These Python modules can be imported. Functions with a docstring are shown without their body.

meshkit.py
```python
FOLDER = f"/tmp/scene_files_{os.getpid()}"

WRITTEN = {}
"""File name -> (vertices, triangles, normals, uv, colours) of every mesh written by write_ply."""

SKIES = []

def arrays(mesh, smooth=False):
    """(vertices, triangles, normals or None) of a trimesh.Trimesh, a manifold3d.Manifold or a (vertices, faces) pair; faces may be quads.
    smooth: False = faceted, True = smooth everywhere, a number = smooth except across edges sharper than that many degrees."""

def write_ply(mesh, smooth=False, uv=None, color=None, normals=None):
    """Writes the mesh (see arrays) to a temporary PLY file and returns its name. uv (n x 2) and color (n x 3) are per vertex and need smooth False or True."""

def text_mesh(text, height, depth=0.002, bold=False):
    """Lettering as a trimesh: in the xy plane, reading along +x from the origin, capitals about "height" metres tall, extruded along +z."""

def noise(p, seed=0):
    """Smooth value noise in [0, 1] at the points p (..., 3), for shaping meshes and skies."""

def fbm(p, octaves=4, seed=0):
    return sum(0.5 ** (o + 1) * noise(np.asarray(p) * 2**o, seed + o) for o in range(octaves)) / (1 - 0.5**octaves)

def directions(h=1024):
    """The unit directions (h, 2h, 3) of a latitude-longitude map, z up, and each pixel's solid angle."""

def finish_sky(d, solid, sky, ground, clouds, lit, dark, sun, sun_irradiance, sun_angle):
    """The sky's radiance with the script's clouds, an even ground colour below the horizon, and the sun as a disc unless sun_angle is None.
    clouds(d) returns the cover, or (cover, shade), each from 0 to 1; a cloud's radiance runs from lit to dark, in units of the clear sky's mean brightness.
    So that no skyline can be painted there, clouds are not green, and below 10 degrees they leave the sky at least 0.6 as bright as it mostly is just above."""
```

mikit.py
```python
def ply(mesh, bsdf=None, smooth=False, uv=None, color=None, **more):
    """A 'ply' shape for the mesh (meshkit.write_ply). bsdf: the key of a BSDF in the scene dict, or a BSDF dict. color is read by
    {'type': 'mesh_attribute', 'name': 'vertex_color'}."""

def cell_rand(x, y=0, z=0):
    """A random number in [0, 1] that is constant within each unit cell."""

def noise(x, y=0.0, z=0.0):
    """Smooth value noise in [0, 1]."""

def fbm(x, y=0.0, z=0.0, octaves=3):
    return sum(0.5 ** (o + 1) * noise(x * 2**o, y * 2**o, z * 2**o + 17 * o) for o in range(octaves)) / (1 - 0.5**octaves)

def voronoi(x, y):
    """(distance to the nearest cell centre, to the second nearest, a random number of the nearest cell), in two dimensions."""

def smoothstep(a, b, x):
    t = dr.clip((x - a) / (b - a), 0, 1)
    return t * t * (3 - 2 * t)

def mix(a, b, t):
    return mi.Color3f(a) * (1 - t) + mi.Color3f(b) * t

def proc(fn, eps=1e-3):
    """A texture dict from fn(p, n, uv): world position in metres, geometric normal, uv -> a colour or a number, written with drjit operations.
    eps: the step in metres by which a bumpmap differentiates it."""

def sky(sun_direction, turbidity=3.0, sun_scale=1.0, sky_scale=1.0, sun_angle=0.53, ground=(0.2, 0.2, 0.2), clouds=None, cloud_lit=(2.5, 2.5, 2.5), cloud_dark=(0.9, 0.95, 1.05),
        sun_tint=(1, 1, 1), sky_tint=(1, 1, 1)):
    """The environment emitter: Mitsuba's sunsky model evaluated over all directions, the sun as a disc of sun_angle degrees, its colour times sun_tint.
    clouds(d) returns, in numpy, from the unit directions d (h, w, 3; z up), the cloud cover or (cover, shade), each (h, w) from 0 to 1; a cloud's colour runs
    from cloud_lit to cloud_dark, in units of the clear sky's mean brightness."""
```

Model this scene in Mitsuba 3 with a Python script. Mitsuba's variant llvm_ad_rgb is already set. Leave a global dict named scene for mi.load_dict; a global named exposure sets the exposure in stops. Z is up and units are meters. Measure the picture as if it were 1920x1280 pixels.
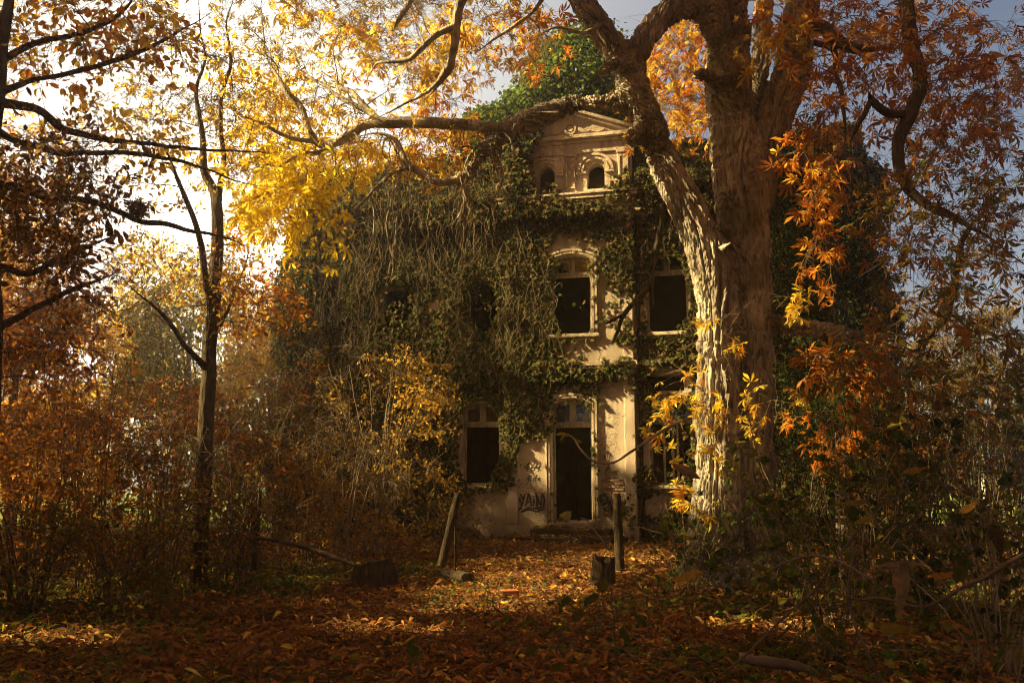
import math
import numpy as np
import trimesh
import mitsuba as mi
import drjit as dr
import shapely
from manifold3d import CrossSection, FillRule
from shapely.geometry import Polygon, LineString, box as sbox, Point
from shapely import affinity
import mikit, meshkit
from mikit import proc, noise, fbm, voronoi, smoothstep, mix

T = mi.ScalarTransform4f
scene, labels = {}, {}

# ------------------------------------------------------------------ camera, sky, exposure
CAM = np.array([0.0, 0.0, 1.5])
FPX, PITCH = 1663.0, math.radians(9.2)
FW = np.array([0, math.cos(PITCH), math.sin(PITCH)])
UPV = np.array([0, -math.sin(PITCH), math.cos(PITCH)])
scene['camera'] = {
    'type': 'perspective', 'fov': 2 * math.degrees(math.atan(960 / FPX)), 'fov_axis': 'x', 'near_clip': 0.1, 'far_clip': 2000.0,
    'to_world': T().look_at(origin=CAM.tolist(), target=(CAM + FW).tolist(), up=[0, 0, 1]), 'medium': {'type': 'ref', 'id': 'air'}}
AZ, EL = math.radians(-96), math.radians(31)
SUN = np.array([math.sin(AZ) * math.cos(EL), math.cos(AZ) * math.cos(EL), math.sin(EL)])


GLOW = np.array([-.33, .89, .32]) / np.linalg.norm([-.33, .89, .32])


def clouds(d):
    """Thin cloud all over, thickest and brightest round the sun's side of the sky."""
    side = np.clip(-d[..., 0] * 0.9 + d[..., 1] * 0.25, -1, 1)
    q = d / np.maximum(d[..., 2:3] + 0.25, 0.05)
    n = meshkit.fbm(q * [1.2, 1.2, 0] + 7, 5, 3)
    low = 1 - 0.55 * np.clip(d[..., 2] * 1.3, 0, 1)
    cover = np.clip((0.42 + 0.55 * side + 0.9 * (n - 0.5)) * low, 0.10, 1)
    shade = np.clip(0.62 - 0.85 * side + 0.7 * (0.5 - n), 0, 1)
    glow = np.exp(-((1 - d @ GLOW) / .035) ** .8)                             # the thin bright cloud that the photograph shows burnt out at upper left
    return np.maximum(cover, glow), np.clip(.70 + .30 * shade - .75 * glow, 0, 1)


scene['sky'] = mikit.sky(SUN.tolist(), turbidity=3.5, sun_scale=1.6, sky_scale=0.3, sun_tint=(1.0, 0.90, 0.54), sky_tint=(1.0, 0.97, 0.98),
                         clouds=clouds, cloud_lit=(17.0, 15.6, 12.8), cloud_dark=(2.1, 2.2, 2.5), ground=(0.08, 0.06, 0.04))
exposure = 3.2


def at(px, py, Y):
    """The point at distance Y in front of the camera that stands behind a pixel of the photograph (1920 x 1280)."""
    d = FW + np.array([1.0, 0, 0]) * (px - 960) / FPX + UPV * (640 - py) / FPX
    return CAM + d * Y / d[1]


# ------------------------------------------------------------------ mesh helpers
def cat(parts):
    parts = [(np.asarray(v, float), np.asarray(f, int)) for v, f in parts if len(v)]
    off = np.cumsum([0] + [len(v) for v, _ in parts])
    return np.vstack([v for v, _ in parts]), np.vstack([f + o for (_, f), o in zip(parts, off)])


def add(key, vf, bsdf, color=None, smooth=False, label=None, cat_=None, group=None, kind=None):
    n, base = 0, key
    while key in scene:
        n += 1
        key = f'{base}_{n:03d}'
    if color is not None:
        color = np.broadcast_to(np.asarray(color, float), (len(vf[0]), 3))
    scene[key] = mikit.ply(vf, bsdf, smooth=smooth, color=color)
    tag(key, label, cat_, group, kind)
    return key


def tag(key, label=None, cat_=None, group=None, kind=None):
    d = {k: v for k, v in dict(label=label, category=cat_, group=group, kind=kind).items() if v}
    if d:
        labels.setdefault(key, {}).update(d)


def unit(v):
    return v / np.maximum(np.linalg.norm(v, axis=-1, keepdims=True), 1e-9)


def tubes(P, R, sides=5):
    """P (N, K, 3) polylines, R (N, K) radii -> one mesh."""
    P, R = np.asarray(P, float), np.asarray(R, float)
    N, K = P.shape[:2]
    t = unit(np.gradient(P, axis=1))
    mean = unit(t.mean(1, keepdims=True))
    ref = np.where(np.abs(mean[..., 2:]) < 0.8, [0, 0, 1.0], [1.0, 0, 0])
    a = unit(np.cross(t, np.broadcast_to(ref, t.shape)))
    b = np.cross(t, a)
    ang = np.arange(sides) * 2 * np.pi / sides
    v = P[:, :, None] + R[:, :, None, None] * (np.cos(ang)[:, None] * a[:, :, None] + np.sin(ang)[:, None] * b[:, :, None])
    i, j = np.meshgrid(np.arange(K - 1), np.arange(sides), indexing='ij')
    q = np.stack([i * sides + j, i * sides + (j + 1) % sides, (i + 1) * sides + (j + 1) % sides, (i + 1) * sides + j], -1).reshape(-1, 4)
    f = np.vstack([q[:, [0, 1, 2]], q[:, [0, 2, 3]]])
    f = (f[None] + (np.arange(N) * K * sides)[:, None, None]).reshape(-1, 3)
    return v.reshape(-1, 3), f


def smooth_line(p, n):
    """Catmull-Rom through the rows of p (any columns), n points."""
    p = np.asarray(p, float)
    q = np.vstack([2 * p[0] - p[1], p, 2 * p[-1] - p[-2]])
    s = np.linspace(0, len(p) - 1 - 1e-6, n)
    i = s.astype(int)
    t = (s - i)[:, None]
    a, b, c, d = q[i], q[i + 1], q[i + 2], q[i + 3]
    return 0.5 * (2 * b + (c - a) * t + (2 * a - 5 * b + 4 * c - d) * t ** 2 + (3 * b - a - 3 * c + d) * t ** 3)


def pixel_line(nodes, n=None, wob=0.0, rng=None):
    """nodes (px, py, radius px, Y) -> points, radii in metres."""
    w = np.array([[*at(a, b, Y), r * Y / FPX] for a, b, r, Y in nodes])
    w = smooth_line(w, n or max(8, 5 * len(nodes)))
    if wob:
        w[:, :3] += (meshkit.noise(w[:, :3] * 2.2, 5)[:, None] - 0.5) * wob * np.array([1, 0.6, 0.8]) + (meshkit.noise(w[:, :3] * 5 + 9, 6)[:, None] - 0.5) * wob * 0.5 * np.array([-0.5, 1, 1])
    return w[:, :3], np.maximum(w[:, 3], 0.002)


def one_tube(P, R, sides=7):
    v, f = tubes(P[None], R[None], sides)
    k = len(v)
    v = np.vstack([v, P[:1], P[-1:]])
    j = np.arange(sides)
    cap = np.vstack([np.stack([(j + 1) % sides, j, np.full(sides, k)], 1), np.stack([k - sides + j, k - sides + (j + 1) % sides, np.full(sides, k + 1)], 1)])
    return v, np.vstack([f, cap])


def bx(x0, x1, y0, y1, z0, z1):
    v = np.array([[x, y, z] for x in (x0, x1) for y in (y0, y1) for z in (z0, z1)], float)
    f = np.array([[0, 1, 3], [0, 3, 2], [4, 6, 7], [4, 7, 5], [0, 4, 5], [0, 5, 1], [2, 3, 7], [2, 7, 6], [0, 2, 6], [0, 6, 4], [1, 5, 7], [1, 7, 3]])
    return v, f


def cbox(x0, x1, y0, y1, z0, z1, c=0.012):
    """A box with chamfered edges: the hull of its three slabs."""
    c = min(c, 0.3 * min(x1 - x0, y1 - y0, z1 - z0))
    pts = np.vstack([bx(x0 + a * c, x1 - a * c, y0 + b * c, y1 - b * c, z0 + d * c, z1 - d * c)[0] for a, b, d in ((0, 1, 1), (1, 0, 1), (1, 1, 0))])
    h = trimesh.convex.convex_hull(pts)
    return np.array(h.vertices), np.array(h.faces)


def extrude(poly, d0, d1):
    """A shapely shape in the xy plane, extruded from depth d0 to d1 (third coordinate)."""
    rings = []
    for g in getattr(poly, 'geoms', [poly]):
        if g.geom_type == 'Polygon' and g.area > 1e-6:
            rings += [np.array(r.coords)[:-1] for r in (g.exterior, *g.interiors)]
    m = CrossSection(rings, FillRule.EvenOdd).extrude(d1 - d0).to_mesh()
    return m.vert_properties[:, :3].astype(float) + [0, 0, d0], m.tri_verts.astype(int)


# ------------------------------------------------------------------ leaves
def leaflet(L, w, seg=3, fold=0.18, droop=0.25, wide=0.62, curl=0.0):
    """A leaf blade along +x with a folded midrib, pointed at the tip."""
    xs = np.linspace(0, 1, seg + 1)
    prof = lambda s: (s ** wide) * np.maximum(1 - s ** 3.2, 0) ** 0.8 * 1.45
    v, f, rows = [], [], []
    for s in xs:
        hw = w * float(prof(s)) if 0 < s < 1 else 0.0
        z = -droop * L * s * s + curl * L * math.sin(s * 3)
        if hw == 0:
            rows.append([len(v)] * 3)
            v.append([s * L, 0, z])
        else:
            rows.append([len(v), len(v) + 1, len(v) + 2])
            v += [[s * L, hw, z + fold * hw * 2], [s * L, 0, z], [s * L, -hw, z + fold * hw * 2]]
    for a, b in zip(rows[:-1], rows[1:]):
        for k in (0, 1):
            q = [a[k], a[k + 1], b[k + 1], b[k]]
            for t in ((q[0], q[1], q[2]), (q[0], q[2], q[3])):
                if len(set(t)) == 3:
                    f.append(t)
    return np.array(v, float), np.array(f, int)


def palmate(seed, seg=3, n=6):
    """A horse-chestnut leaf: leaflets spread like a hand, drooping from the stalk."""
    r = np.random.default_rng(seed)
    out = [bx(-0.55, 0.0, -0.008, 0.008, -0.008, 0.008)] if seg > 2 else []
    for k in range(n):
        a = (k - (n - 1) / 2) / ((n - 1) / 2) * 1.75 + r.uniform(-0.1, 0.1)
        L = (0.98 - 0.42 * abs(a) / 1.75) * r.uniform(0.88, 1.08)
        L *= 1 if r.random() > .12 else .6
        v, f = leaflet(L, r.uniform(.18, .25) * L, seg, r.uniform(0.05, 0.5), r.uniform(-.05, 0.75), 1.15, r.uniform(-0.10, 0.10))
        tw = r.uniform(-0.7, 0.7)
        v = v @ np.array([[1, 0, 0], [0, math.cos(tw), math.sin(tw)], [0, -math.sin(tw), math.cos(tw)]])
        v = v @ np.array([[math.cos(a), math.sin(a), 0], [-math.sin(a), math.cos(a), 0], [0, 0, 1]])
        out.append((v, f))
    return cat(out)


def lobed(seed, pts):
    """A flat-ish lobed leaf as a fan, from (angle in degrees, radius) points."""
    r = np.random.default_rng(seed)
    ring = np.array([[q * math.cos(math.radians(a)), q * math.sin(math.radians(a)), 0.12 * q * math.sin(math.radians(3 * a)) - 0.22 * q * q + r.uniform(-.04, .04)] for a, q in pts])
    ring[:, 0] += 0.35
    v = np.vstack([[[0.3, 0, 0.02]], ring])
    k = len(ring)
    return v, np.array([[0, 1 + j, 1 + (j + 1) % k] for j in range(k)])


IVY = [(0, .72), (32, .36), (62, .62), (100, .36), (150, .52), (180, .30), (210, .52), (260, .36), (298, .62), (328, .36)]
MAPLE = [(0, .75), (14, .45), (22, .5), (30, .38), (52, .72), (64, .45), (80, .4), (108, .55), (130, .36), (180, .33), (230, .36), (252, .55), (280, .4), (296, .45), (308, .72), (330, .38), (338, .5), (346, .45)]
PAL = [palmate(s, 3, n) for s, n in ((1, 7), (2, 6), (3, 5), (4, 6), (11, 5), (12, 7), (13, 4), (14, 6))]
PALLOW = [palmate(s, 2, n) for s, n in ((5, 6), (6, 5))]
OVATE = [leaflet(1, .30, 3, f_, d_, .62, c_) for f_, d_, c_ in ((.1, .2, 0), (.35, .35, .05), (.2, -.1, -.06))]
OVLOW = [leaflet(1, .32, 2, f_, d_, .7) for f_, d_ in ((.1, .2), (.35, .35))]
IVYT = [lobed(s, IVY) for s in (1, 2, 3)]
MAPT = [lobed(s, MAPLE) for s in (4, 5)]
DRY = [leaflet(1, w_, 4, f_, d_, 1.0, c_) for w_, f_, d_, c_ in ((.17, .5, -.25, .1), (.2, .25, .3, .05), (.15, .9, -.1, -.08), (.24, .4, .1, .14), (.2, -.4, .2, -.1))]


def frame(X, Nn):
    X = unit(X)
    Y = unit(np.cross(Nn, X))
    return np.stack([X, Y, np.cross(X, Y)], 1)                     # rows: axes


def scatter(temps, P, X, Nn, S, C, rng, jitter=0.12):
    """Leaves of the given templates at P; returns mesh and vertex colours."""
    which = rng.integers(0, len(temps), len(P))
    M = frame(X, Nn)
    out, col = [], []
    for k, (v, f) in enumerate(temps):
        i = np.nonzero(which == k)[0]
        if not len(i):
            continue
        w = np.einsum('mj,njk->nmk', v, M[i]) * S[i, None, None] + P[i, None]
        out.append((w.reshape(-1, 3), (f[None] + (np.arange(len(i)) * len(v))[:, None, None]).reshape(-1, 3)))
        c = C[i, None] * (1 + rng.uniform(-jitter, jitter, (len(i), len(v), 1)))
        col.append(c.reshape(-1, 3))
    return cat(out), np.clip(np.vstack(col), 0.002, 0.95)


def palette(cols, n, rng, spread=0.25):
    cols = np.asarray(cols, float)
    i, j, t = rng.integers(0, len(cols), n), rng.integers(0, len(cols), n), rng.random((n, 1)) * 0.6
    return (cols[i] * (1 - t) + cols[j] * t) * rng.uniform(1 - spread, 1 + spread, (n, 1))


GOLD = [(.74, .57, .09), (.70, .50, .07), (.62, .54, .14), (.64, .40, .05)]
YELLOW = [(.86, .68, .05), (.84, .60, .04), (.78, .66, .08)]
ORANGE = [(.58, .24, .03), (.50, .17, .025), (.62, .31, .04), (.38, .13, .03)]
BROWN = [(.30, .12, .03), (.22, .10, .03), (.36, .17, .04), (.18, .11, .03)]
OLIVE = [(.11, .13, .03), (.16, .15, .03), (.22, .16, .03), (.08, .10, .025)]
GREEN = [(.05, .10, .02), (.07, .12, .03), (.04, .08, .02), (.09, .12, .03)]
IVYC = [(.038, .062, .018), (.055, .08, .022), (.10, .08, .034), (.15, .105, .055), (.028, .04, .014), (.085, .075, .03)]
LITTER = [(.27, .125, .042), (.38, .185, .055), (.20, .11, .055), (.13, .075, .042), (.46, .25, .07), (.26, .17, .09), (.31, .12, .042)]

# ------------------------------------------------------------------ materials
vcol = {'type': 'mesh_attribute', 'name': 'vertex_color'}
scene['leaf_thin'] = {'type': 'principledthin', 'base_color': vcol, 'roughness': 0.5, 'diff_trans': 1.4, 'eta': 1.4}
scene['leaf_dull'] = {'type': 'principledthin', 'base_color': vcol, 'roughness': 0.6, 'diff_trans': 0.5, 'eta': 1.35}
scene['ivy_leaf'] = {'type': 'principledthin', 'base_color': vcol, 'roughness': 0.42, 'diff_trans': 0.35, 'eta': 1.4}
scene['painted'] = {'type': 'twosided', 'b': {'type': 'principled', 'base_color': vcol, 'roughness': 0.85, 'specular': 0.25}}


def bark_h(p, n, uv):
    w = noise(p.x * 3, p.y * 3, p.z * 2) * 0.5
    a = noise(p.x * 34 + w * 4, p.y * 34, p.z * 5)
    b = noise(p.x * 80, p.y * 80, p.z * 16)
    return (1 - dr.abs(2 * a - 1)) * 0.7 + b * 0.3


def bark_c(p, n, uv):
    a = fbm(p.x * 4, p.y * 4, p.z * 1.5, 3)
    h = bark_h(p, n, uv)
    c = mix((.17, .155, .135), (.42, .39, .34), smoothstep(.25, .75, a))
    c = mix(mi.Color3f(c) * .45, c, smoothstep(.25, .7, h))
    return mix(c, (.13, .13, .06), smoothstep(.58, .75, fbm(p.x * 2.2 + 9, p.y * 2.2, p.z * 1.1, 3)) * .55)


scene['bark'] = {'type': 'twosided', 'b': {'type': 'bumpmap', 'tex': proc(bark_h, 4e-3), 'scale': 0.022, 'b': {'type': 'principled', 'base_color': proc(bark_c), 'roughness': 0.9, 'specular': 0.2}}}


def twig_c(p, n, uv):
    return mix((.055, .042, .03), (.16, .12, .08), fbm(p.x * 9, p.y * 9, p.z * 6, 3))


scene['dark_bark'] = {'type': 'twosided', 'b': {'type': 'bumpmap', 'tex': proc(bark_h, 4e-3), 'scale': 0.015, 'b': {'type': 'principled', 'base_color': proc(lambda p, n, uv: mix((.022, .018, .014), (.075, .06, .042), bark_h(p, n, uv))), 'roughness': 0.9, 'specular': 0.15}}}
scene['twig'] = {'type': 'twosided', 'b': {'type': 'principled', 'base_color': proc(twig_c), 'roughness': 0.85, 'specular': 0.25}}


def plaster_h(p, n, uv):
    return fbm(p.x * 13, p.y * 13, p.z * 13, 3) * .6 + smoothstep(.56, .66, noise(p.x * 38, p.y * 38, p.z * 38)) * -.5


def plaster_c(p, n, uv):
    big = fbm(p.x * .9 + 3, p.y * .9, p.z * .7, 4)
    c = mix((.33, .29, .24), (.58, .52, .44), smoothstep(.3, .7, big))
    run = fbm(p.x * 5, p.y * 5, p.z * .5, 3)                                   # streaks of dirty water, along the height
    c = mix(c, (.20, .15, .10), smoothstep(.44, .70, run) * .55)
    pit = smoothstep(.56, .66, noise(p.x * 38, p.y * 38, p.z * 38)) * smoothstep(.40, .62, fbm(p.x * 1.7 + 5, p.y * 1.7, p.z * 1.7, 2))
    c = mix(c, (.13, .10, .07), pit * .75)
    damp = smoothstep(1.6, .1, p.z + 1.1 * (fbm(p.x * 2, p.y * 2, p.z * 2, 3) - .5))
    c = mix(c, (.15, .125, .085), damp * .75)
    return c


scene['plaster'] = {'type': 'twosided', 'b': {'type': 'bumpmap', 'tex': proc(plaster_h, 5e-3), 'scale': 0.014, 'b': {'type': 'principled', 'base_color': proc(plaster_c), 'roughness': 0.92, 'specular': 0.15}}}


def wood_c(p, n, uv):
    g = noise(p.x * 60, p.y * 60, p.z * 4) * .6 + fbm(p.x * 6, p.y * 6, p.z * 3, 2) * .4
    return mix((.17, .15, .125), (.44, .41, .36), smoothstep(.25, .8, g))


scene['old_wood'] = {'type': 'twosided', 'b': {'type': 'bumpmap', 'tex': proc(lambda p, n, uv: noise(p.x * 70, p.y * 70, p.z * 6), 3e-3), 'scale': 0.006, 'b': {'type': 'principled', 'base_color': proc(wood_c), 'roughness': 0.85, 'specular': 0.2}}}


def post_c(p, n, uv):
    g = noise(p.x * 70, p.y * 70, p.z * 5) * .6 + fbm(p.x * 8, p.y * 8, p.z * 4, 2) * .4
    return mix((.022, .018, .013), (.075, .06, .04), smoothstep(.2, .85, g))


scene['post_wood'] = {'type': 'twosided', 'b': {'type': 'bumpmap', 'tex': proc(lambda p, n, uv: noise(p.x * 80, p.y * 80, p.z * 7), 3e-3), 'scale': 0.01, 'b': {'type': 'principled', 'base_color': proc(post_c), 'roughness': 0.9, 'specular': 0.15}}}
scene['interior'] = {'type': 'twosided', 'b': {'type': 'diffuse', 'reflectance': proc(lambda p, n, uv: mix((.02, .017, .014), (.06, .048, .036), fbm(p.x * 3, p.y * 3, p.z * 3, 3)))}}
scene['pane'] = {'type': 'thindielectric'}
scene['spray_paint'] = {'type': 'twosided', 'b': {'type': 'principled', 'base_color': {'type': 'rgb', 'value': [.018, .016, .016]}, 'roughness': 0.6}}
scene['rusty_wire'] = {'type': 'twosided', 'b': {'type': 'principled', 'base_color': {'type': 'rgb', 'value': [.09, .06, .04]}, 'roughness': 0.7, 'metallic': 0.3}}


def soil_c(p, n, uv):
    a = fbm(p.x * 5, p.y * 5, 0, 4)
    c = mix((.035, .022, .013), (.12, .06, .025), smoothstep(.3, .75, a))
    g = smoothstep(.45, .6, fbm(p.x * .5 + 3, p.y * .5, 0, 3)) * .5
    c = mix(c, (.035, .045, .015), g)
    field = smoothstep(27, 31, p.y + 2 * fbm(p.x * .3, p.y * .3, 0, 2))
    return mix(c, mix((.10, .15, .03), (.17, .22, .05), fbm(p.x * .8, p.y * .8, 0, 3)), field)


scene['soil'] = {'type': 'twosided', 'b': {'type': 'bumpmap', 'tex': proc(lambda p, n, uv: fbm(p.x * 14, p.y * 14, 0, 3), 5e-3), 'scale': 0.03, 'b': {'type': 'principled', 'base_color': proc(soil_c), 'roughness': 0.95, 'specular': 0.1}}}
scene['grass_blade'] = {'type': 'principledthin', 'base_color': vcol, 'roughness': 0.6, 'diff_trans': 0.6, 'eta': 1.3}

# ------------------------------------------------------------------ ground
TREE = at(1378, 1070, 13.0)


def ground_z(x, y):
    x, y = np.asarray(x, float), np.asarray(y, float)
    s = np.clip((y - 9) / 12, 0, 1)
    p = np.stack([x, y, x * 0], -1)
    mound = 0.22 * np.exp(-((x - TREE[0]) ** 2 + (y - TREE[1]) ** 2) / 1.3 ** 2)
    return 0.16 * s * s * (3 - 2 * s) + 0.12 * (meshkit.fbm(p * .6, 3, 1) - .5) + 0.05 * (meshkit.fbm(p * 2.5, 2, 2) - .5) + mound


gx = np.unique(np.concatenate([np.linspace(-170, -20, 16), np.linspace(-20, 20, 201), np.linspace(20, 170, 16)]))
gy = np.unique(np.concatenate([np.linspace(-60, -4, 15), np.linspace(-4, 30, 171), np.linspace(30, 230, 24)]))
X, Y = np.meshgrid(gx, gy, indexing='ij')
Z = ground_z(X, Y)
i, j = np.meshgrid(np.arange(len(gx) - 1), np.arange(len(gy) - 1), indexing='ij')
q = np.stack([i * len(gy) + j, (i + 1) * len(gy) + j, (i + 1) * len(gy) + j + 1, i * len(gy) + j + 1], -1).reshape(-1, 4)
add('ground', (np.stack([X, Y, Z], -1).reshape(-1, 3), q), 'soil', smooth=True, label='leaf strewn woodland floor in front of the abandoned house', kind='structure')

# ------------------------------------------------------------------ the house: facade coordinates (u right, z up, w out of the wall)
TH = math.radians(14)
EX, NX = np.array([math.cos(TH), -math.sin(TH), 0]), np.array([-math.sin(TH), -math.cos(TH), 0])
ORG = np.array([1.492, 22.0, 0.0])
BAY = 0.22                                                                  # the middle bay stands proud of the wings
UL, UR, HD = -7.6, 7.2, 9.0


def fw(vf):
    """(u, z, w) -> world."""
    v, f = vf
    v = np.asarray(v, float)
    return ORG + v[:, :1] * EX + v[:, 1:2] * [0, 0, 1] + v[:, 2:3] * NX, np.asarray(f)[:, ::1]


def fpt(u, z, w):
    return ORG + u * EX + np.array([0, 0, z]) + w * NX


def fpx(px, py, w=BAY):
    """Facade coordinates (u, z) behind a pixel."""
    d = FW + np.array([1.0, 0, 0]) * (px - 960) / FPX + UPV * (640 - py) / FPX
    o = ORG + NX * w - CAM
    P = CAM + d * (o @ NX) / (d @ NX)
    return (P - ORG - NX * w) @ EX, P[2]


def hadd(name, vf, bsdf, **k):
    return add('abandoned_house__' + name, fw(vf), bsdf, **k)


def arch(u0, u1, z0, z1, rise, n=14):
    """A rectangle under a segmental arch whose crown is at z1."""
    w = (u1 - u0) / 2
    pts = [(u0, z0), (u1, z0)]
    if rise > 1e-3:
        R = (w * w + rise * rise) / (2 * rise)
        a = math.asin(min(1, w / R))
        for k in range(n + 1):
            t = a - 2 * a * k / n
            pts.append(((u0 + u1) / 2 + R * math.sin(t), z1 - R + R * math.cos(t)))
    else:
        pts += [(u1, z1), (u0, z1)]
    return Polygon(pts)


labels['abandoned_house'] = {'label': 'derelict plastered villa with open doorway, empty windows and ivy over its walls', 'category': 'house'}
WIN = {}                                                                     # name: (shape, w of the wall face)
door = arch(-0.5, 0.52, 0.60, 3.60, 0.13)
mid_up = arch(-0.5, 0.56, 5.2, 7.24, 0.13)
openings = {'left': [], 'right': []}
rows = [(1.50, 3.58), (5.2, 7.22)]
for u in (-2.36, -4.72, -6.6):
    for z0, z1 in rows:
        openings['left'].append(arch(u - .5, u + .5, z0, z1, .12))
for u in (2.40, 4.75, 6.4):
    for k, (z0, z1) in enumerate(rows):
        openings['right'].append(arch(u - .52, u + .52, z0, z1, .12))
hole = Polygon([(2.25, .42), (2.95, .42), (3.05, .8), (2.8, 1.22), (2.62, 1.28), (2.5, 1.0), (2.3, .85)])
shutter_gap = sbox(1.82, 3.76, 2.75, 4.16)
left_wall = sbox(UL, -.3, -1.58, 8.6).difference(shapely.union_all(openings['left']))
right_wall = sbox(1.58, -.3, UR, 8.6).difference(shapely.union_all(openings['right'] + [hole, shutter_gap]))
brick_zone = Polygon([(.80, .78), (.95, .70), (1.10, .82), (1.26, .74), (1.30, 1.02), (1.24, 1.2), (1.35, 1.42), (1.27, 1.62), (1.16, 1.66), (1.12, 1.86), (1.0, 1.82), (.93, 2.02), (.84, 1.9), (.80, 1.66), (.71, 1.6), (.76, 1.3), (.70, 1.1), (.78, .98)])
bay_wall = sbox(-1.58, -.3, 1.58, 8.45).difference(shapely.union_all([door, mid_up, brick_zone]))
hadd('wall', extrude(left_wall, -.42, 0), 'plaster')
hadd('wall', extrude(right_wall, -.42, 0), 'plaster')
hadd('wall', extrude(bay_wall, -.30, BAY), 'plaster')
back_brick = hadd('wall', extrude(brick_zone.buffer(.05), BAY - .2, BAY - .075), 'plaster')
# bricks laid bare beside the door
rb = np.random.default_rng(11)
for row in range(19):
    z = .69 + row * .075
    for k in range(-1, 5):
        u = .72 + k * .225 + (row % 2) * .11
        p = sbox(u, z, u + .212, z + .062).intersection(brick_zone)
        if p.area > .002:
            b = p.bounds
            pr = rb.uniform(-.055, -.02)
            c = np.array([.26, .185, .13]) * rb.uniform(.6, 1.25) + rb.uniform(0, .07)
            add('abandoned_house__wall_002__brick', fw(cbox(b[0], b[2], b[1], b[3], BAY - .1, BAY + pr, .008)), 'painted', color=c)
# rubble in the hole of the right wall
for k in range(26):
    u, z = rb.uniform(2.25, 3.0), rb.uniform(.35, 1.0)
    if not hole.buffer(.02).contains(Point(u, z)):
        continue
    v, f = cbox(-.11, .11, -.035, .035, -.055, .055, .012)
    a = rb.uniform(-.5, .5)
    v = v @ np.array([[math.cos(a), math.sin(a), 0], [-math.sin(a), math.cos(a), 0], [0, 0, 1]]) + [u, z, -.16 + rb.uniform(-.1, .1)]
    add('abandoned_house__wall_001__brick', fw((v, f)), 'painted', color=np.array([.20, .15, .11]) * rb.uniform(.4, 1.1))
hadd('side_wall', bx(UL - .0, UL + .35, -.3, 8.6, -HD, -.425), 'plaster')
hadd('side_wall', bx(UR - .35, UR, -.3, 8.6, -HD, -.425), 'plaster')
hadd('rear_wall', bx(UL + .36, UR - .36, -.3, 8.6, -HD, -HD + .3), 'plaster')
for z in (.5, 4.45, 8.35):
    hadd('floor_slab', bx(UL + .355, UR - .355, z - .2, z + .1, -HD + .305, -.45), 'interior')
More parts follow.
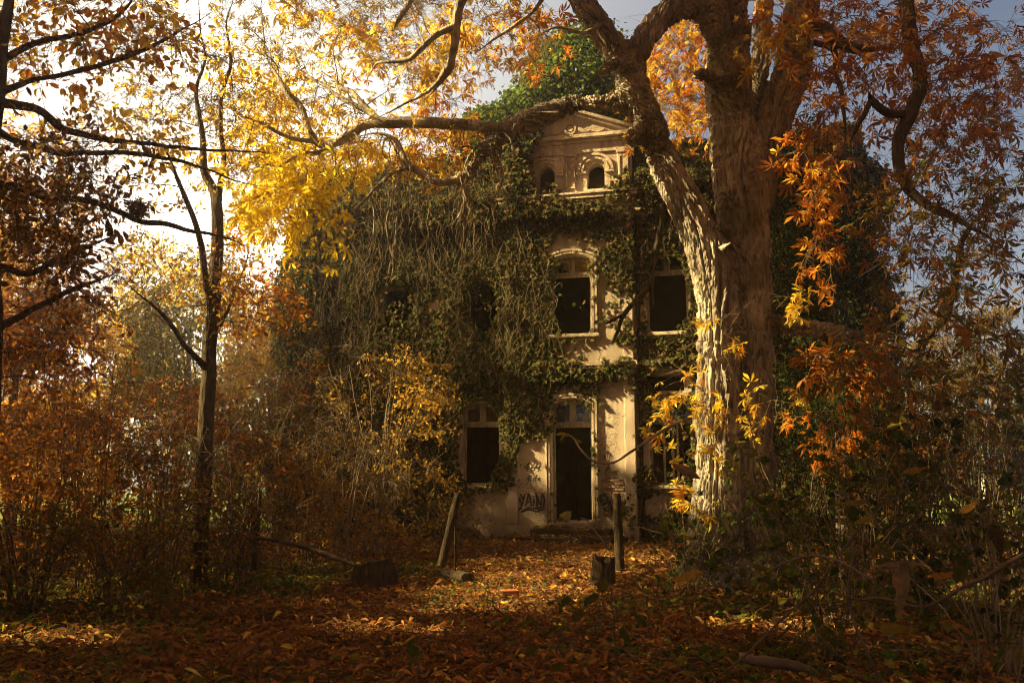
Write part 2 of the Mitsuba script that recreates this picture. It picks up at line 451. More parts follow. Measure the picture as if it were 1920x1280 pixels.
hadd('inner_wall', bx(UL + .36, UR - .36, .61, 4.24, -5.2, -5.0), 'interior')
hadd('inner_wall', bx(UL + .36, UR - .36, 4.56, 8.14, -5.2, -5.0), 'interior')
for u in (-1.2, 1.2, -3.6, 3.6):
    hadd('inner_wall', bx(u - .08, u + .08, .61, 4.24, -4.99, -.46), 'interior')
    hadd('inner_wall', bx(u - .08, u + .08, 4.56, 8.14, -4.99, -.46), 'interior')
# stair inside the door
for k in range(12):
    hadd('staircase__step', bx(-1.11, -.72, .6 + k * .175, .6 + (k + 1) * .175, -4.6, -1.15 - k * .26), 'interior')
# plinth and door steps
hadd('plinth', extrude(sbox(-1.62, -.3, 1.62, .55).difference(sbox(-.62, .5, .62, .7)), BAY + .003, BAY + .06), 'plaster')
hadd('plinth', bx(UL, -1.63, -.3, .52, .003, .06), 'plaster')
hadd('plinth', bx(1.63, 2.2, -.3, .48, .003, .06), 'plaster')
hadd('doorstep', cbox(-.95, 1.0, -.2, .48, BAY + .065, BAY + .42, .03), 'interior')
hadd('doorstep', cbox(-1.5, 1.4, -.2, .30, BAY + .425, BAY + .85, .03), 'interior')
hadd('threshold', cbox(-.62, .64, .52, .615, -.3, BAY + .09, .015), 'plaster')


def surround(shape, w, name, sill=True, wide=.15):
    """Stepped moulding round an opening."""
    b = shape.bounds
    ring = lambda o, i: shape.buffer(o, join_style='mitre').difference(shape.buffer(i, join_style='mitre')).difference(sbox(b[0] - 1, b[1] - 1, b[2] + 1, b[1]))
    parts = [extrude(ring(wide, 0.0), w + .003, w + .035), extrude(ring(wide * .97, wide * .62), w + .036, w + .075), extrude(ring(wide * .42, wide * .18), w + .036, w + .058)]
    k = hadd(name, cat(parts), 'plaster')
    if sill:
        hadd(name + '_sill', cat([cbox(b[0] - .2, b[2] + .2, b[1] - .09, b[1], w - .3, w + .13, .015), cbox(b[0] - .16, b[2] + .16, b[1] - .15, b[1] - .093, w + .003, w + .08, .01)]), 'plaster')
    # the moulded hood over the head
    return k


def window(shape, w, trans_z, deep=.2, mull=True, panes=0, stiles=(), label=None, name='window'):
    """Wooden frame, transom, mullion and what glass is left, set back in an opening."""
    key = 'abandoned_house__' + name
    n, base = 0, key
    while any(k.startswith(key + '__') for k in scene):
        n += 1
        key = f'{base}_{n:03d}'
    tag(key, label)
    b = shape.bounds
    uc = (b[0] + b[2]) / 2
    inner = shape.buffer(-.065, join_style='mitre')
    add(key + '__frame', fw(extrude(shape.buffer(-.003, join_style='mitre').difference(inner), w - deep - .07, w - deep)), 'old_wood')
    clip = lambda s: s.intersection(inner)
    add(key + '__transom', fw(cat([extrude(clip(sbox(b[0], trans_z - .05, b[2], trans_z + .05)), w - deep - .06, w - deep + .012), extrude(clip(sbox(b[0], trans_z + .012, b[2], trans_z + .03)), w - deep + .013, w - deep + .04)])), 'old_wood')
    if mull:
        add(key + '__mullion', fw(extrude(clip(sbox(uc - .045, trans_z + .052, uc + .045, b[3])), w - deep - .05, w - deep + .01)), 'old_wood')
    for u0, u1 in ((b[0] + .06, uc - .045), (uc + .045, b[2] - .06)):
        sash = clip(sbox(u0, trans_z + .052, u1, b[3] - .0))
        if sash.area > .01 and mull:
            add(key + '__sash', fw(extrude(sash.difference(sash.buffer(-.035, join_style='mitre')), w - deep - .04, w - deep - .005)), 'old_wood')
            g = sash.buffer(-.034, join_style='mitre')
            if panes and g.area > .01:
                c = g.centroid
                if panes == 2:                                              # broken glass: a jagged star cut out
                    r5 = np.random.default_rng(int(abs(u0) * 100))
                    star = Polygon([(c.x + .02 + (.04 + .16 * (q % 2) * r5.uniform(.5, 1)) * math.cos(q * math.pi / 5), c.y + (.04 + .14 * (q % 2)) * math.sin(q * math.pi / 5)) for q in range(10)])
                    g = g.difference(star)
                v, f = extrude(g, w - deep - .026, w - deep - .022)
                add(key + '__pane', fw((v, f[(v[f][:, :, 2] > w - deep - .023).all(1)])), 'pane')
    for u, z0, z1 in stiles:
        add(key + '__casement_stile', fw(bx(u - .025, u + .025, z0, z1, w - deep - .05, w - deep + .0)), 'old_wood')
    return key


surround(door, BAY, 'door_surround', sill=False, wide=.14)
surround(mid_up, BAY, 'window_surround')
window(door, BAY, 2.96, deep=.24, panes=1, name='doorway', label='open front doorway with two arched fanlight panes over it')
window(mid_up, BAY, 6.75, panes=1, label='empty upper window over the doorway with two panes left above its transom')
for k, s in enumerate(openings['left']):
    surround(s, 0, 'window_surround')
    b = s.bounds
    window(s, 0, b[1] + 1.52, panes=0 if k % 2 else 1)
for k, s in enumerate(openings['right']):
    surround(s, 0, 'window_surround')
    b = s.bounds
    st = [(b[0] + .34, b[1] + .03, b[1] + 1.46), (b[0] + .55, b[1] + .03, b[1] + 1.46), (b[0] + .66, b[1] + .03, b[1] + 1.46)] if k == 0 else ()
    window(s, 0, b[1] + 1.52, panes=2 if k == 1 else 1, stiles=st, label={0: 'window right of the door with loose upright bars in it', 1: 'upper window behind the chestnut trunk with cobwebbed broken panes'}.get(k))

# string course, cornice, corner strips
def course(u0, u1, w, prof, name):
    hadd(name, cat([cbox(u0 - o * .6, u1 + o * .6, z0, z1, w + .003, w + o, .008) for z0, z1, o in prof]), 'plaster')


SC = [(4.22, 4.30, .05), (4.303, 4.38, .10), (4.383, 4.47, .16), (4.473, 4.50, .12)]
CO = [(8.30, 8.40, .06), (8.403, 8.50, .14), (8.503, 8.60, .22), (8.603, 8.70, .32), (8.703, 8.76, .36)]
course(-1.58, 1.58, BAY, SC, 'string_course')
course(UL, -1.70, 0, SC, 'string_course')
course(1.70, UR, 0, SC, 'string_course')
course(-1.58, 1.58, BAY, CO, 'cornice')
course(UL, -1.98, 0, CO, 'cornice')
course(1.98, UR, 0, CO, 'cornice')
for s in (-1, 1):
    for z0, z1 in ((.56, 4.21), (4.51, 8.29)):
        hadd('corner_strip', cbox(s * 1.45 - .13, s * 1.45 + .13, z0, z1, BAY + .003, BAY + .05, .012), 'plaster')
hadd('drainpipe', (lambda vf: (vf[0][:, [0, 2, 1]], vf[1]))(one_tube(np.array([[1.70, .09, z] for z in np.linspace(.3, 8.2, 9)]), np.full(9, .045), 8)), 'interior')
# attic storey with two round-headed windows under a pediment
AW = BAY - .06
aw = [arch(.06 + s * .645 - .225, .06 + s * .645 + .225, 8.95, 9.64, .225, 18) for s in (-1, 1)]
attic = Polygon([(-1.48, 8.77), (1.6, 8.77), (1.6, 10.3), (1.62, 10.38), (.06, 11.02), (-1.5, 10.38), (-1.48, 10.3)]).difference(shapely.union_all(aw))
hadd('attic_wall', extrude(attic, AW - .35, AW), 'plaster')
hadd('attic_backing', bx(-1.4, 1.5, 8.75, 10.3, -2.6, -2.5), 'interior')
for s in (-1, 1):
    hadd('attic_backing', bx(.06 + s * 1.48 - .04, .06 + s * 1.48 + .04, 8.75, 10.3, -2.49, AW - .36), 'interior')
for k, s in enumerate(aw):
    b = s.bounds
    uc, zc = (b[0] + b[2]) / 2, 9.64 - .225
    up = sbox(uc - 1, zc, uc + 1, zc + 1)
    ring = lambda o, i: Point(uc, zc).buffer(.225 + o, 24).difference(Point(uc, zc).buffer(.225 + i, 24)).intersection(up)
    hadd('archivolt', cat([extrude(ring(.24, .08), AW + .003, AW + .04), extrude(ring(.24, .18), AW + .041, AW + .08), extrude(ring(.13, .09), AW + .041, AW + .065)]), 'plaster')
    for t in (-1, 1):
        hadd('impost', cbox(uc + t * .36 - .125, uc + t * .36 + .125, zc - .06, zc - .005, AW + .003, AW + .07, .01), 'plaster')
for u in (-1.34, .06, 1.42):
    hadd('pilaster', cat([cbox(u - .14, u + .14, 8.92, 9.83, AW + .003, AW + .05, .01), extrude(sbox(u - .12, 8.98, u + .12, 9.78).difference(sbox(u - .08, 9.02, u + .08, 9.74)), AW + .051, AW + .075),
                          cbox(u - .17, u + .17, 9.833, 9.90, AW + .003, AW + .09, .01), cbox(u - .17, u + .17, 8.80, 8.917, AW + .003, AW + .08, .01)]), 'plaster')
hadd('entablature', cat([cbox(-1.5, 1.62, 9.905, 10.18, AW + .003, AW + .055, .01), cbox(-1.56, 1.68, 10.183, 10.26, AW + .003, AW + .12, .01), cbox(-1.64, 1.76, 10.263, 10.36, AW + .003, AW + .22, .012)]), 'plaster')
for s in (-1, 1):
    run = LineString([(.06 + s * 1.7, 10.40), (.06, 11.06)])
    parts = []
    for o0, o1, pr in ((0, .07, .22), (-.065, -.002, .13)):
        a = math.atan2(.66, -s * 1.7)
        nx, nz = (-math.sin(a), math.cos(a)) if math.cos(a) > 0 else (math.sin(a), -math.cos(a))
        c = list(run.coords)
        parts.append(extrude(Polygon([(c[0][0] + nx * o0, c[0][1] + nz * o0), (c[1][0] + nx * o0 * 0, c[1][1] + o0 * 1.07), (c[1][0], c[1][1] + o1 * 1.07), (c[0][0] + nx * o1, c[0][1] + nz * o1)]), AW + .003, AW + pr))
    hadd('raking_cornice', cat(parts), 'plaster')
tym = [extrude(Point(.06, 10.60).buffer(.16).difference(Point(.06, 10.60).buffer(.11)), AW + .003, AW + .06), extrude(Point(.06, 10.60).buffer(.07), AW + .003, AW + .05)]
for s in (-1, 1):
    for k in range(4):
        tym.append(extrude(affinity.rotate(affinity.scale(Point(.06 + s * (.28 + .17 * k), 10.55 - .015 * k).buffer(1), .11, .05 - .005 * k), s * (20 if k % 2 else -25)), AW + .003, AW + .04))
hadd('tympanum_relief', cat(tym), 'plaster')
# mansard roof behind the cornice, gable roof of the attic
hadd('roof', (np.array([[UL, 8.765, .2], [UR, 8.765, .2], [UR, 10.3, -.9], [UL, 10.3, -.9], [UL, 8.765, -HD], [UR, 8.765, -HD], [UR, 10.3, -HD + 1], [UL, 10.3, -HD + 1]], float),
              np.array([[0, 1, 2], [0, 2, 3], [3, 2, 6], [3, 6, 7], [4, 7, 6], [4, 6, 5], [0, 3, 7], [0, 7, 4], [1, 5, 6], [1, 6, 2]])), 'interior')
hadd('roof', (np.array([[-1.6, 10.37, AW], [.06, 11.05, AW], [1.72, 10.37, AW], [-1.6, 10.37, -5.5], [.06, 11.05, -5.5], [1.72, 10.37, -5.5]], float), np.array([[0, 1, 4], [0, 4, 3], [1, 2, 5], [1, 5, 4]])), 'interior')
hadd('chimney', cbox(.3, 1.1, 10.3, 12.9, -3.4, -2.6, .03), 'plaster')

# graffiti, a few millimetres proud of the plaster
def strokes(name, lines, u0, z0, s, wd, label, slant=.15, w=BAY):
    g = shapely.union_all([LineString(smooth_line(np.array(l, float), 6 * len(l)) if len(l) > 2 else l).buffer(wd / s, cap_style='round') for l in lines])
    g = affinity.affine_transform(g, [s, slant * s, 0, s, u0, z0])
    hadd(name, extrude(g.simplify(.002), w + .003, w + .006), 'spray_paint', label=label)


strokes('graffiti', [[(.5, 1), (.05, .4), (.55, .42)], [(.42, .7), (.38, .0)], [(1.25, 1), (.85, .5), (.9, .05), (1.25, .1), (1.25, .45), (.92, .4)], [(1.6, .95), (1.45, .45), (2.0, .5)], [(1.98, 1.02), (1.85, .0)], [(2.15, .05), (2.16, .06)]],
        -1.17, 1.85, .19, .013, 'black sprayed number 464 left of the doorway')
strokes('graffiti', [[(.4, 1), (.05, .45), (.5, .5)], [(.42, .8), (.35, 0)], [(.75, 1), (.7, .1), (1.1, .1)], [(1.3, .6), (1.28, .05)], [(1.32, .8), (1.33, .82)], [(1.85, 1.0), (1.65, .95), (1.6, -.1)], [(1.5, .5), (1.85, .52)], [(2.05, .3), (2.4, .4), (2.2, .62), (2.05, .3), (2.3, .05), (2.55, .15)]],
        -1.12, 1.60, .14, .011, 'black sprayed words 4Life under the number')
strokes('graffiti', [[(0, 1.05), (.2, .15), (.42, .75), (.62, .15), (.85, 1.0)], [(.95, .1), (1.25, 1.1), (1.5, .1)], [(1.02, .42), (1.45, .45)], [(1.72, .7), (1.7, .12)], [(1.72, .92), (1.73, .95)], [(1.98, .1), (2.0, .95), (2.4, .15), (2.42, 1.05)],
                     [(2.6, .0), (1.9, -.15), (1.2, -.1), (.6, -.45), (1.3, -.25), (2.0, -.4), (2.7, -.15)], [(-.1, .3), (.15, -.25), (.6, -.1)], [(-.15, .9), (.1, .3), (-.05, -.1)], [(1.9, 1.15), (2.15, .6), (2.05, -.05), (2.3, -.3)], [(.5, 1.1), (.75, .5), (.55, .05)], [(2.5, 1.2), (2.7, .6), (2.6, .1)]],
        -1.40, .98, .27, .020, 'large black sprayed tag WAiN low on the wall left of the doorway', slant=.02)
strokes('graffiti', [[(0, 1.1), (.25, .3), (.3, .0)], [(-.1, .95), (.45, 1.1), (.7, .55), (.3, .1)], [(.9, .55), (1.0, .1), (1.25, .25), (1.2, .6), (.9, .55)], [(1.45, .1), (1.5, .6), (1.8, .6), (1.85, .1)], [(2.3, .7), (2.5, .2), (2.0, -.15), (1.2, -.1), (.5, -.3), (.9, .0)]],
        .68, .98, .26, .020, 'large black sprayed tag Don with a long underline right of the doorway', slant=.08)
strokes('graffiti', [[(0, .8), (.05, 0)], [(.5, .5), (.25, .6), (.35, .9), (.52, .8), (.48, 0)], [(.75, .9), (1.1, .88), (.85, 0)], [(1.25, .05), (1.26, .06)], [(1.45, .85), (1.75, .8), (1.5, .5), (1.75, .25), (1.4, .05)], [(1.95, .9), (2.25, .85), (2.0, .55), (2.25, .3), (1.9, .08)]],
        .78, 2.12, .10, .006, 'small scratched number 197.33 right of the doorway')

# ------------------------------------------------------------------ the old chestnut: thick wood as one blended surface
def surface_nets(val, o, h):
    """Dual surface of the grid val < 0 (numpy, no library)."""
    ins = val < 0
    c = np.stack([ins[i:i + val.shape[0] - 1, j:j + val.shape[1] - 1, k:k + val.shape[2] - 1] for i in (0, 1) for j in (0, 1) for k in (0, 1)])
    n = c.sum(0)
    cell = (n > 0) & (n < 8)
    idx = -np.ones(cell.shape, int)
    idx[cell] = np.arange(cell.sum())
    I = np.argwhere(cell)
    acc, cnt = np.zeros((len(I), 3)), np.zeros((len(I), 1))
    C = np.array([(i, j, k) for i in (0, 1) for j in (0, 1) for k in (0, 1)])
    for a in range(8):
        for b in range(a + 1, 8):
            if np.abs(C[a] - C[b]).sum() == 1:
                va, vb = val[tuple((I + C[a]).T)], val[tuple((I + C[b]).T)]
                m = (va < 0) != (vb < 0)
                t = np.where(m, va / np.where(m, va - vb, 1), 0)[:, None]
                acc += m[:, None] * (C[a] + t * (C[b] - C[a]))
                cnt += m[:, None]
    v = o + h * (I + acc / np.maximum(cnt, 1))
    F = []
    for ax in range(3):
        e = [0, 0, 0]
        e[ax] = 1
        A, B = ins, np.roll(ins, -1, ax)
        x = (A != B)
        x[tuple(slice(-1, None) if q == ax else slice(None) for q in range(3))] = False
        P = np.argwhere(x)
        u, w = (ax + 1) % 3, (ax + 2) % 3
        P = P[(P[:, u] > 0) & (P[:, w] > 0) & (P[:, u] < cell.shape[u]) & (P[:, w] < cell.shape[w])]
        du, dw = np.eye(3, dtype=int)[u], np.eye(3, dtype=int)[w]
        q = np.stack([idx[tuple((P - du - dw).T)], idx[tuple((P - dw).T)], idx[tuple(P.T)], idx[tuple((P - du).T)]], 1)
        flip = ~A[tuple(P.T)]
        q[flip] = q[flip][:, ::-1]
        F.append(q[(q >= 0).all(1)])
    return v, np.vstack(F)


def bones_of(chains):
    out = []
    for q, ch in enumerate(chains):
        w = np.array([[*at(a, b, Y), r * Y / FPX] for a, b, r, Y in ch])
        w = smooth_line(w, 3 * len(w))
        run = np.concatenate([[0], np.cumsum(np.linalg.norm(np.diff(w[:, :3], axis=0), axis=1))]) + 3.7 * q
        out += [(w[k, :3], w[k + 1, :3], w[k, 3], w[k + 1, 3], run[k]) for k in range(len(w) - 1)]
    return out


def bark_body(chains, h, blend, sub, rough=1.0):
    """Blended limbs with ridged bark that runs along each limb."""
    bones = bones_of(chains)
    lo = np.min([np.minimum(a - r, b - s) for a, b, r, s, _ in bones], 0) - .25
    hi = np.max([np.maximum(a + r, b + s) for a, b, r, s, _ in bones], 0) + .25
    ax = [np.arange(lo[k], hi[k], h) for k in range(3)]
    val = np.full([len(x) for x in ax], 9.0)
    for a, b, r, s, _ in bones:
        m = max(r, s) + .35
        sl = tuple(slice(max(0, int((min(a[k], b[k]) - m - lo[k]) / h)), int((max(a[k], b[k]) + m - lo[k]) / h) + 2) for k in range(3))
        G = np.stack(np.meshgrid(*[ax[k][sl[k]] for k in range(3)], indexing='ij'), -1)
        d = b - a
        t = np.clip((G - a) @ d / (d @ d + 1e-9), 0, 1)
        dist = np.linalg.norm(G - a - t[..., None] * d, axis=-1) - (r + (s - r) * t)
        cur = val[sl]
        k = np.maximum(blend - np.abs(cur - dist), 0) / blend
        val[sl] = np.minimum(cur, dist) - k * k * blend * .25
    v, q = surface_nets(val, lo, h)
    f = np.vstack([q[:, [0, 1, 2]], q[:, [0, 2, 3]]])
    m = trimesh.Trimesh(v, f, process=False)
    trimesh.smoothing.filter_taubin(m, iterations=6)
    v, f = np.array(m.vertices), np.array(m.faces)
    for _ in range(sub):
        v, f = trimesh.remesh.subdivide(v, f)
    # the local direction of growth, blended between near bones
    A, B = np.array([x[0] for x in bones]), np.array([x[1] for x in bones])
    R = np.array([(x[2] + x[3]) / 2 for x in bones])
    D = unit(B - A)
    axis, cen, arc = np.zeros_like(v), np.zeros_like(v), np.zeros((len(v), 1))
    wsum = np.zeros((len(v), 1))
    for (a, b, _, _, s0), d, r in zip(bones, D, R):
        L = np.linalg.norm(b - a)
        t = np.clip(((v - a) @ (b - a)) / (L * L + 1e-9), 0, 1)
        c = a + t[:, None] * (b - a)
        w = np.exp(-((np.linalg.norm(v - c, axis=1) - r) / .04).clip(-20, 40))[:, None] + 1e-12
        axis += w * d
        cen += w * c
        arc += w * (s0 + t * L)[:, None]
        wsum += w
    axis, cen, arc = unit(axis), cen / wsum, arc / wsum
    n = np.array(trimesh.Trimesh(v, f, process=False).vertex_normals)
    perp = (v - cen) - axis * ((v - cen) * axis).sum(1, keepdims=True)

    def squash(_, k):
        return perp + warp + axis * (arc * k)

    warp = (meshkit.noise(v * 2.2, 3)[:, None] - .5) * .10
    rid = lambda fq, k, s: 1 - np.abs(2 * meshkit.noise(squash(v, k) * fq, s) - 1)
    crack = lambda fq, k, sd, wdt: np.exp(-(np.abs(2 * meshkit.noise(squash(v, k) * fq, sd) - 1) / wdt) ** 2)
    deep = np.clip(.55 + .9 * meshkit.noise(v * 1.3, 31), .6, 1.25)
    disp = deep * (.020 * (rid(12, .10, 1) - .5) - .055 * crack(9, .09, 21, .17) - .036 * crack(20, .14, 22, .2)) - .018 * crack(34, .26, 23, .28) + .05 * (meshkit.fbm(v * 1.7, 3, 4) - .5) + .008 * (meshkit.noise(squash(v, .5) * 60, 8) - .5)
    knots = np.clip(meshkit.noise(v * 2.1 + 4, 9) - .76, 0, 1) * .08
    v = v + n * ((disp * rough + knots)[:, None])
    return v, f


A_ = [(1335, 1095, 62, 12.75), (1342, 1010, 50, 12.75), (1345, 900, 43, 12.75), (1347, 700, 40, 12.8), (1346, 570, 40, 12.8), (1331, 490, 38, 12.75), (1303, 420, 34, 12.7), (1274, 361, 31, 12.65), (1242, 300, 28, 12.6), (1222, 232, 26, 12.6), (1194, 182, 33, 12.6), (1180, 135, 29, 12.6)]
A1 = [(1180, 135, 28, 12.6), (1140, 75, 26, 12.5), (1100, 15, 25, 12.4), (1055, -80, 24, 12.2)]
A2 = [(1182, 135, 26, 12.6), (1203, 82, 24, 12.65), (1243, 32, 25, 12.75), (1290, 4, 29, 12.9), (1335, 25, 32, 13.0), (1365, 95, 34, 13.1)]
B_ = [(1425, 1095, 72, 13.0), (1410, 1010, 50, 13.0), (1409, 900, 44, 13.0), (1408, 700, 42, 13.0), (1400, 500, 45, 13.0), (1389, 380, 50, 13.0), (1383, 295, 50, 13.05), (1371, 230, 43, 13.1), (1366, 164, 44, 13.1), (1368, 66, 40, 13.1), (1360, 0, 45, 13.1), (1345, -110, 44, 13.0)]
C_ = [(1408, 380, 42, 13.1), (1430, 295, 35, 13.2), (1452, 228, 32, 13.25), (1474, 168, 36, 13.3), (1490, 120, 33, 13.3), (1494, 66, 32, 13.3), (1518, -60, 32, 13.3)]
D_ = [(1402, 290, 24, 13.3), (1420, 190, 16, 13.6), (1428, 80, 18, 13.7), (1436, -70, 20, 13.7)]
E_ = [(1195, 185, 22, 12.6), (1150, 193, 15, 12.6), (1080, 195, 16, 12.7), (1040, 207, 18, 12.75), (1000, 222, 22, 12.8), (955, 245, 16, 12.9), (905, 240, 11, 13.0)]
G_ = [(960, 246, 15, 12.9), (930, 263, 13, 12.9), (905, 288, 11, 12.85), (880, 322, 10, 12.8), (855, 338, 9, 12.8)]
H_ = [(1425, 605, 22, 13.0), (1475, 610, 16, 13.0), (1560, 622, 16, 12.9), (1640, 645, 15, 12.7), (1700, 655, 12, 12.5)]
S1 = [(1180, 122, 15, 12.5), (1150, 122, 9, 12.3), (1125, 138, 8, 12.2)]
S2 = [(1365, 140, 18, 12.8), (1325, 142, 10, 12.6), (1308, 138, 8, 12.5)]
K1 = [(1210, 245, 20, 12.55), (1185, 262, 15, 12.45)]
roots = [[(1390 + dx, 1080, 38, 12.9 + dy), (1390 + 1.6 * dx, 1112, 20, 12.9 + 2 * dy)] for dx, dy in ((-60, -.2), (-22, -.4), (30, -.4), (75, -.1), (55, .4))]
labels['chestnut_tree'] = {'label': 'huge old horse chestnut with thick ridged twin stems and a limb reaching across the house', 'category': 'tree'}
add('chestnut_tree__trunk', bark_body([A_, A1, A2, B_, C_, D_, E_, G_, H_, S1, S2, K1] + roots, .055, .08, 2), 'bark', smooth=True)

# ------------------------------------------------------------------ growth: branches, twigs and leaves
class Wood:
    """A tree's skeleton: hand-laid limbs, then branches that reach for clusters of foliage, twigs and leaves."""

    def __init__(self, seed):
        self.rng = np.random.default_rng(seed)
        self.pts, self.rad, self.branches, self.twigs = [], [], [], []
        self.leafP, self.leafX, self.leafN, self.leafS, self.leafC = [], [], [], [], []
        self.limbs = []
        self.mats = []

    def limb(self, nodes, n=None, wob=0.0, sides=8, draw=True, mat=None):
        P, R = pixel_line(nodes, n, wob)
        if draw:                                                            # limbs run out into thin twigs
            R = R * np.clip((1 - np.linspace(0, 1, len(R))) / .35, .12, 1) ** .8
        self.limb3(P, R, sides, draw)
        if draw:
            self.mats[-1] = mat
        return P, R

    def limb3(self, P, R, sides=8, draw=True):
        self.pts += list(P)
        self.rad += list(R)
        if draw:
            self.limbs.append(one_tube(P, R, sides))
            self.mats.append(None)

    def cluster(self, C, cols, twigs=9, spread=.8, leaves=4, size=.2, reach=.0, droop=.35, rmax=.022, up=.6, tsize=1.0):
        """Branches to the centres C (n, 3), each with a tuft of twigs and leaves."""
        r = self.rng
        C = np.asarray(C, float)
        order = np.argsort(np.min(np.linalg.norm(C[:, None] - np.array(self.pts)[None], axis=2), 1)) if len(C) else []
        for c in C[order]:
            pts = np.array(self.pts)
            d = np.linalg.norm(pts - c, axis=1) + .35 * np.maximum(pts[:, 2] - c[2], 0)
            k = int(d.argmin())
            a, L = pts[k], np.linalg.norm(pts[k] - c)
            K = 8
            t = np.linspace(0, 1, K)[:, None]
            bend = r.normal(0, .10, 3) * L + np.array([0, 0, .12 * L])
            P = a + (c - a) * t + bend * (4 * t * (1 - t)) * .6 + np.cumsum(r.normal(0, .016, (K, 3)) * L, 0) * t
            r0 = min(self.rad[k] * .65, .006 + .0075 * L, rmax)
            R = np.linspace(r0, .0045, K)
            self.branches.append((P, R))
            self.pts += list(P[2:])
            self.rad += list(R[2:])
            for _ in range(int(twigs)):
                s = r.uniform(.35, 1)
                p0 = P[min(K - 1, int(s * (K - 1) + .5))]
                d = unit(unit(P[-1] - P[-3]) * .6 + r.normal(0, 1, 3) * np.array([1, 1, .7]))
                tl = spread * r.uniform(.5, 1.1)
                tt = np.linspace(0, 1, 5)[:, None]
                Q = p0 + d * tl * tt + np.array([0, 0, -droop * tl]) * tt ** 2 + np.cumsum(r.normal(0, .03 * tl, (5, 3)), 0)
                self.twigs.append((Q, np.linspace(.0042, .0018, 5) * tsize))
                n = r.poisson(leaves)
                if n:
                    u = np.sqrt(r.uniform(.12, 1, n))
                    i = np.minimum((u * 4).astype(int), 3)
                    fr = (u * 4 - i)[:, None]
                    p = Q[i] * (1 - fr) + Q[i + 1] * fr
                    X = unit(d * .8 + r.normal(0, .75, (n, 3)) + [0, 0, -.25])
                    N = unit(r.normal(0, .45, (n, 3)) + [0, 0, up])
                    S = size * r.uniform(.45, 1.25, n)
                    self.leafP.append(p + X * (S * .5)[:, None])
                    self.leafX.append(X)
                    self.leafN.append(N)
                    self.leafS.append(S)
                    self.leafC.append(palette(cols, n, r))

    def leaf_arrays(self):
        if not self.leafP:
            return None
        return [np.vstack(x) if x[0].ndim > 1 else np.concatenate(x) for x in (self.leafP, self.leafX, self.leafN, self.leafS, self.leafC)]

    def build(self, key, temps, bsdf='leaf_thin', singles=0, wood='twig', big='bark', keep=None, leaf_label=None):
        for vf, mat in zip(self.limbs, self.mats):
            add(key + '__branch', vf, mat or big, smooth=True)
        if self.branches:
            add(key + '__branches' if False else key + '__small_branch', tubes(np.array([b[0] for b in self.branches]), np.array([b[1] for b in self.branches]), 5), wood, smooth=True, kind='stuff')
        if self.twigs:
            add(key + '__twig', tubes(np.array([b[0] for b in self.twigs]), np.array([b[1] for b in self.twigs]), 3), wood, kind='stuff')
        arr = self.leaf_arrays()
        if arr is None:
            return
        P, X, N, S, C = arr
        if keep is not None:
            m = keep(P)
            P, X, N, S, C = P[m], X[m], N[m], S[m], C[m]
        if singles:
            px = project(P)
            inside = (px[:, 0] > 20) & (px[:, 0] < 1900) & (px[:, 1] > 20) & (px[:, 1] < 1260)
            score = np.where(inside, S / px[:, 2], 0)
            i = np.argsort(-score)[:singles]
            rest = np.setdiff1d(np.arange(len(P)), i)
            for k in i:
                vf, col = scatter([temps[int(k) % len(temps)]], P[k:k + 1], X[k:k + 1], N[k:k + 1], S[k:k + 1], C[k:k + 1], self.rng)
                add(key + '__leaf', vf, bsdf, color=col)
            P, X, N, S, C = P[rest], X[rest], N[rest], S[rest], C[rest]
        vf, col = scatter(temps, P, X, N, S, C, self.rng, .3)
        add(key + '__foliage', vf, bsdf, color=col, kind='stuff')


def project(P):
    d = np.asarray(P) - CAM
    z = d @ FW
    return np.stack([960 + FPX * d[:, 0] / z, 640 - FPX * (d @ UPV) / z, z], 1)


def region(rng, n, cx, cy, rx, ry, Y0, Y1, clump=.45, seed=0):
    """n points behind an ellipse of the photograph between two distances, thinned into clumps."""
    out = []
    while len(out) < n:
        a = rng.uniform(-1, 1, 2)
        if a @ a > 1:
            continue
        p = at(cx + a[0] * rx, cy + a[1] * ry, rng.uniform(Y0, Y1))
        if p[2] > .3 and meshkit.noise(p * .9, seed) > clump * rng.random():
            out.append(p)
    return np.array(out)


gz = lambda x, y: float(ground_z(x, y))


def gp(px, Y):
    p = at(px, 900, Y)
    return np.array([p[0], p[1], gz(p[0], p[1])])


# what the sun reaches through gaps in the crowns: (point, radius); leaves that would stand in one of these shafts are left out
GAPS = [(at(1335, y, 12.7), r_) for y, r_ in ((480, .36), (540, .32), (600, .3), (680, .32), (760, .3), (860, .28))] + [(at(1245, 300, 12.5), .3), (at(1275, 360, 12.5), .25), (at(1160, 190, 12.5), .22), (at(1330, 300, 12.9), .22), (at(1340, 940, 12.7), .2)]
GAPS += [(fpt(.06, 9.6, .3), 1.35), (fpt(-1.0, 9.4, .3), .7), (fpt(1.1, 9.6, .3), .8), (fpt(1.05, 6.5, .3), .35), (fpt(1.1, 5.7, .3), .5), (fpt(.5, 4.75, .3), .42), (fpt(1.2, 4.85, .3), .4), (fpt(1.0, 3.4, .3), .5), (fpt(1.1, 2.6, .3), .4), (fpt(-.9, 2.4, .3), .42), (fpt(-.85, 1.9, .3), .25)]
GAPS += [(gp(1010, 15.2), .7), (gp(1090, 14.6), .8), (gp(1010, 13.4), .6), (gp(980, 12), .4), (gp(1100, 16.5), .6), (gp(90, 9.2), .35), (gp(150, 8.9), .3), (gp(640, 16), .5), (gp(960, 12.6), .7), (gp(1000, 16.6), .6), (gp(900, 11.2), .35), (gp(760, 9.6), .25), (gp(1480, 9.8), .35), (gp(1560, 9.4), .2)]
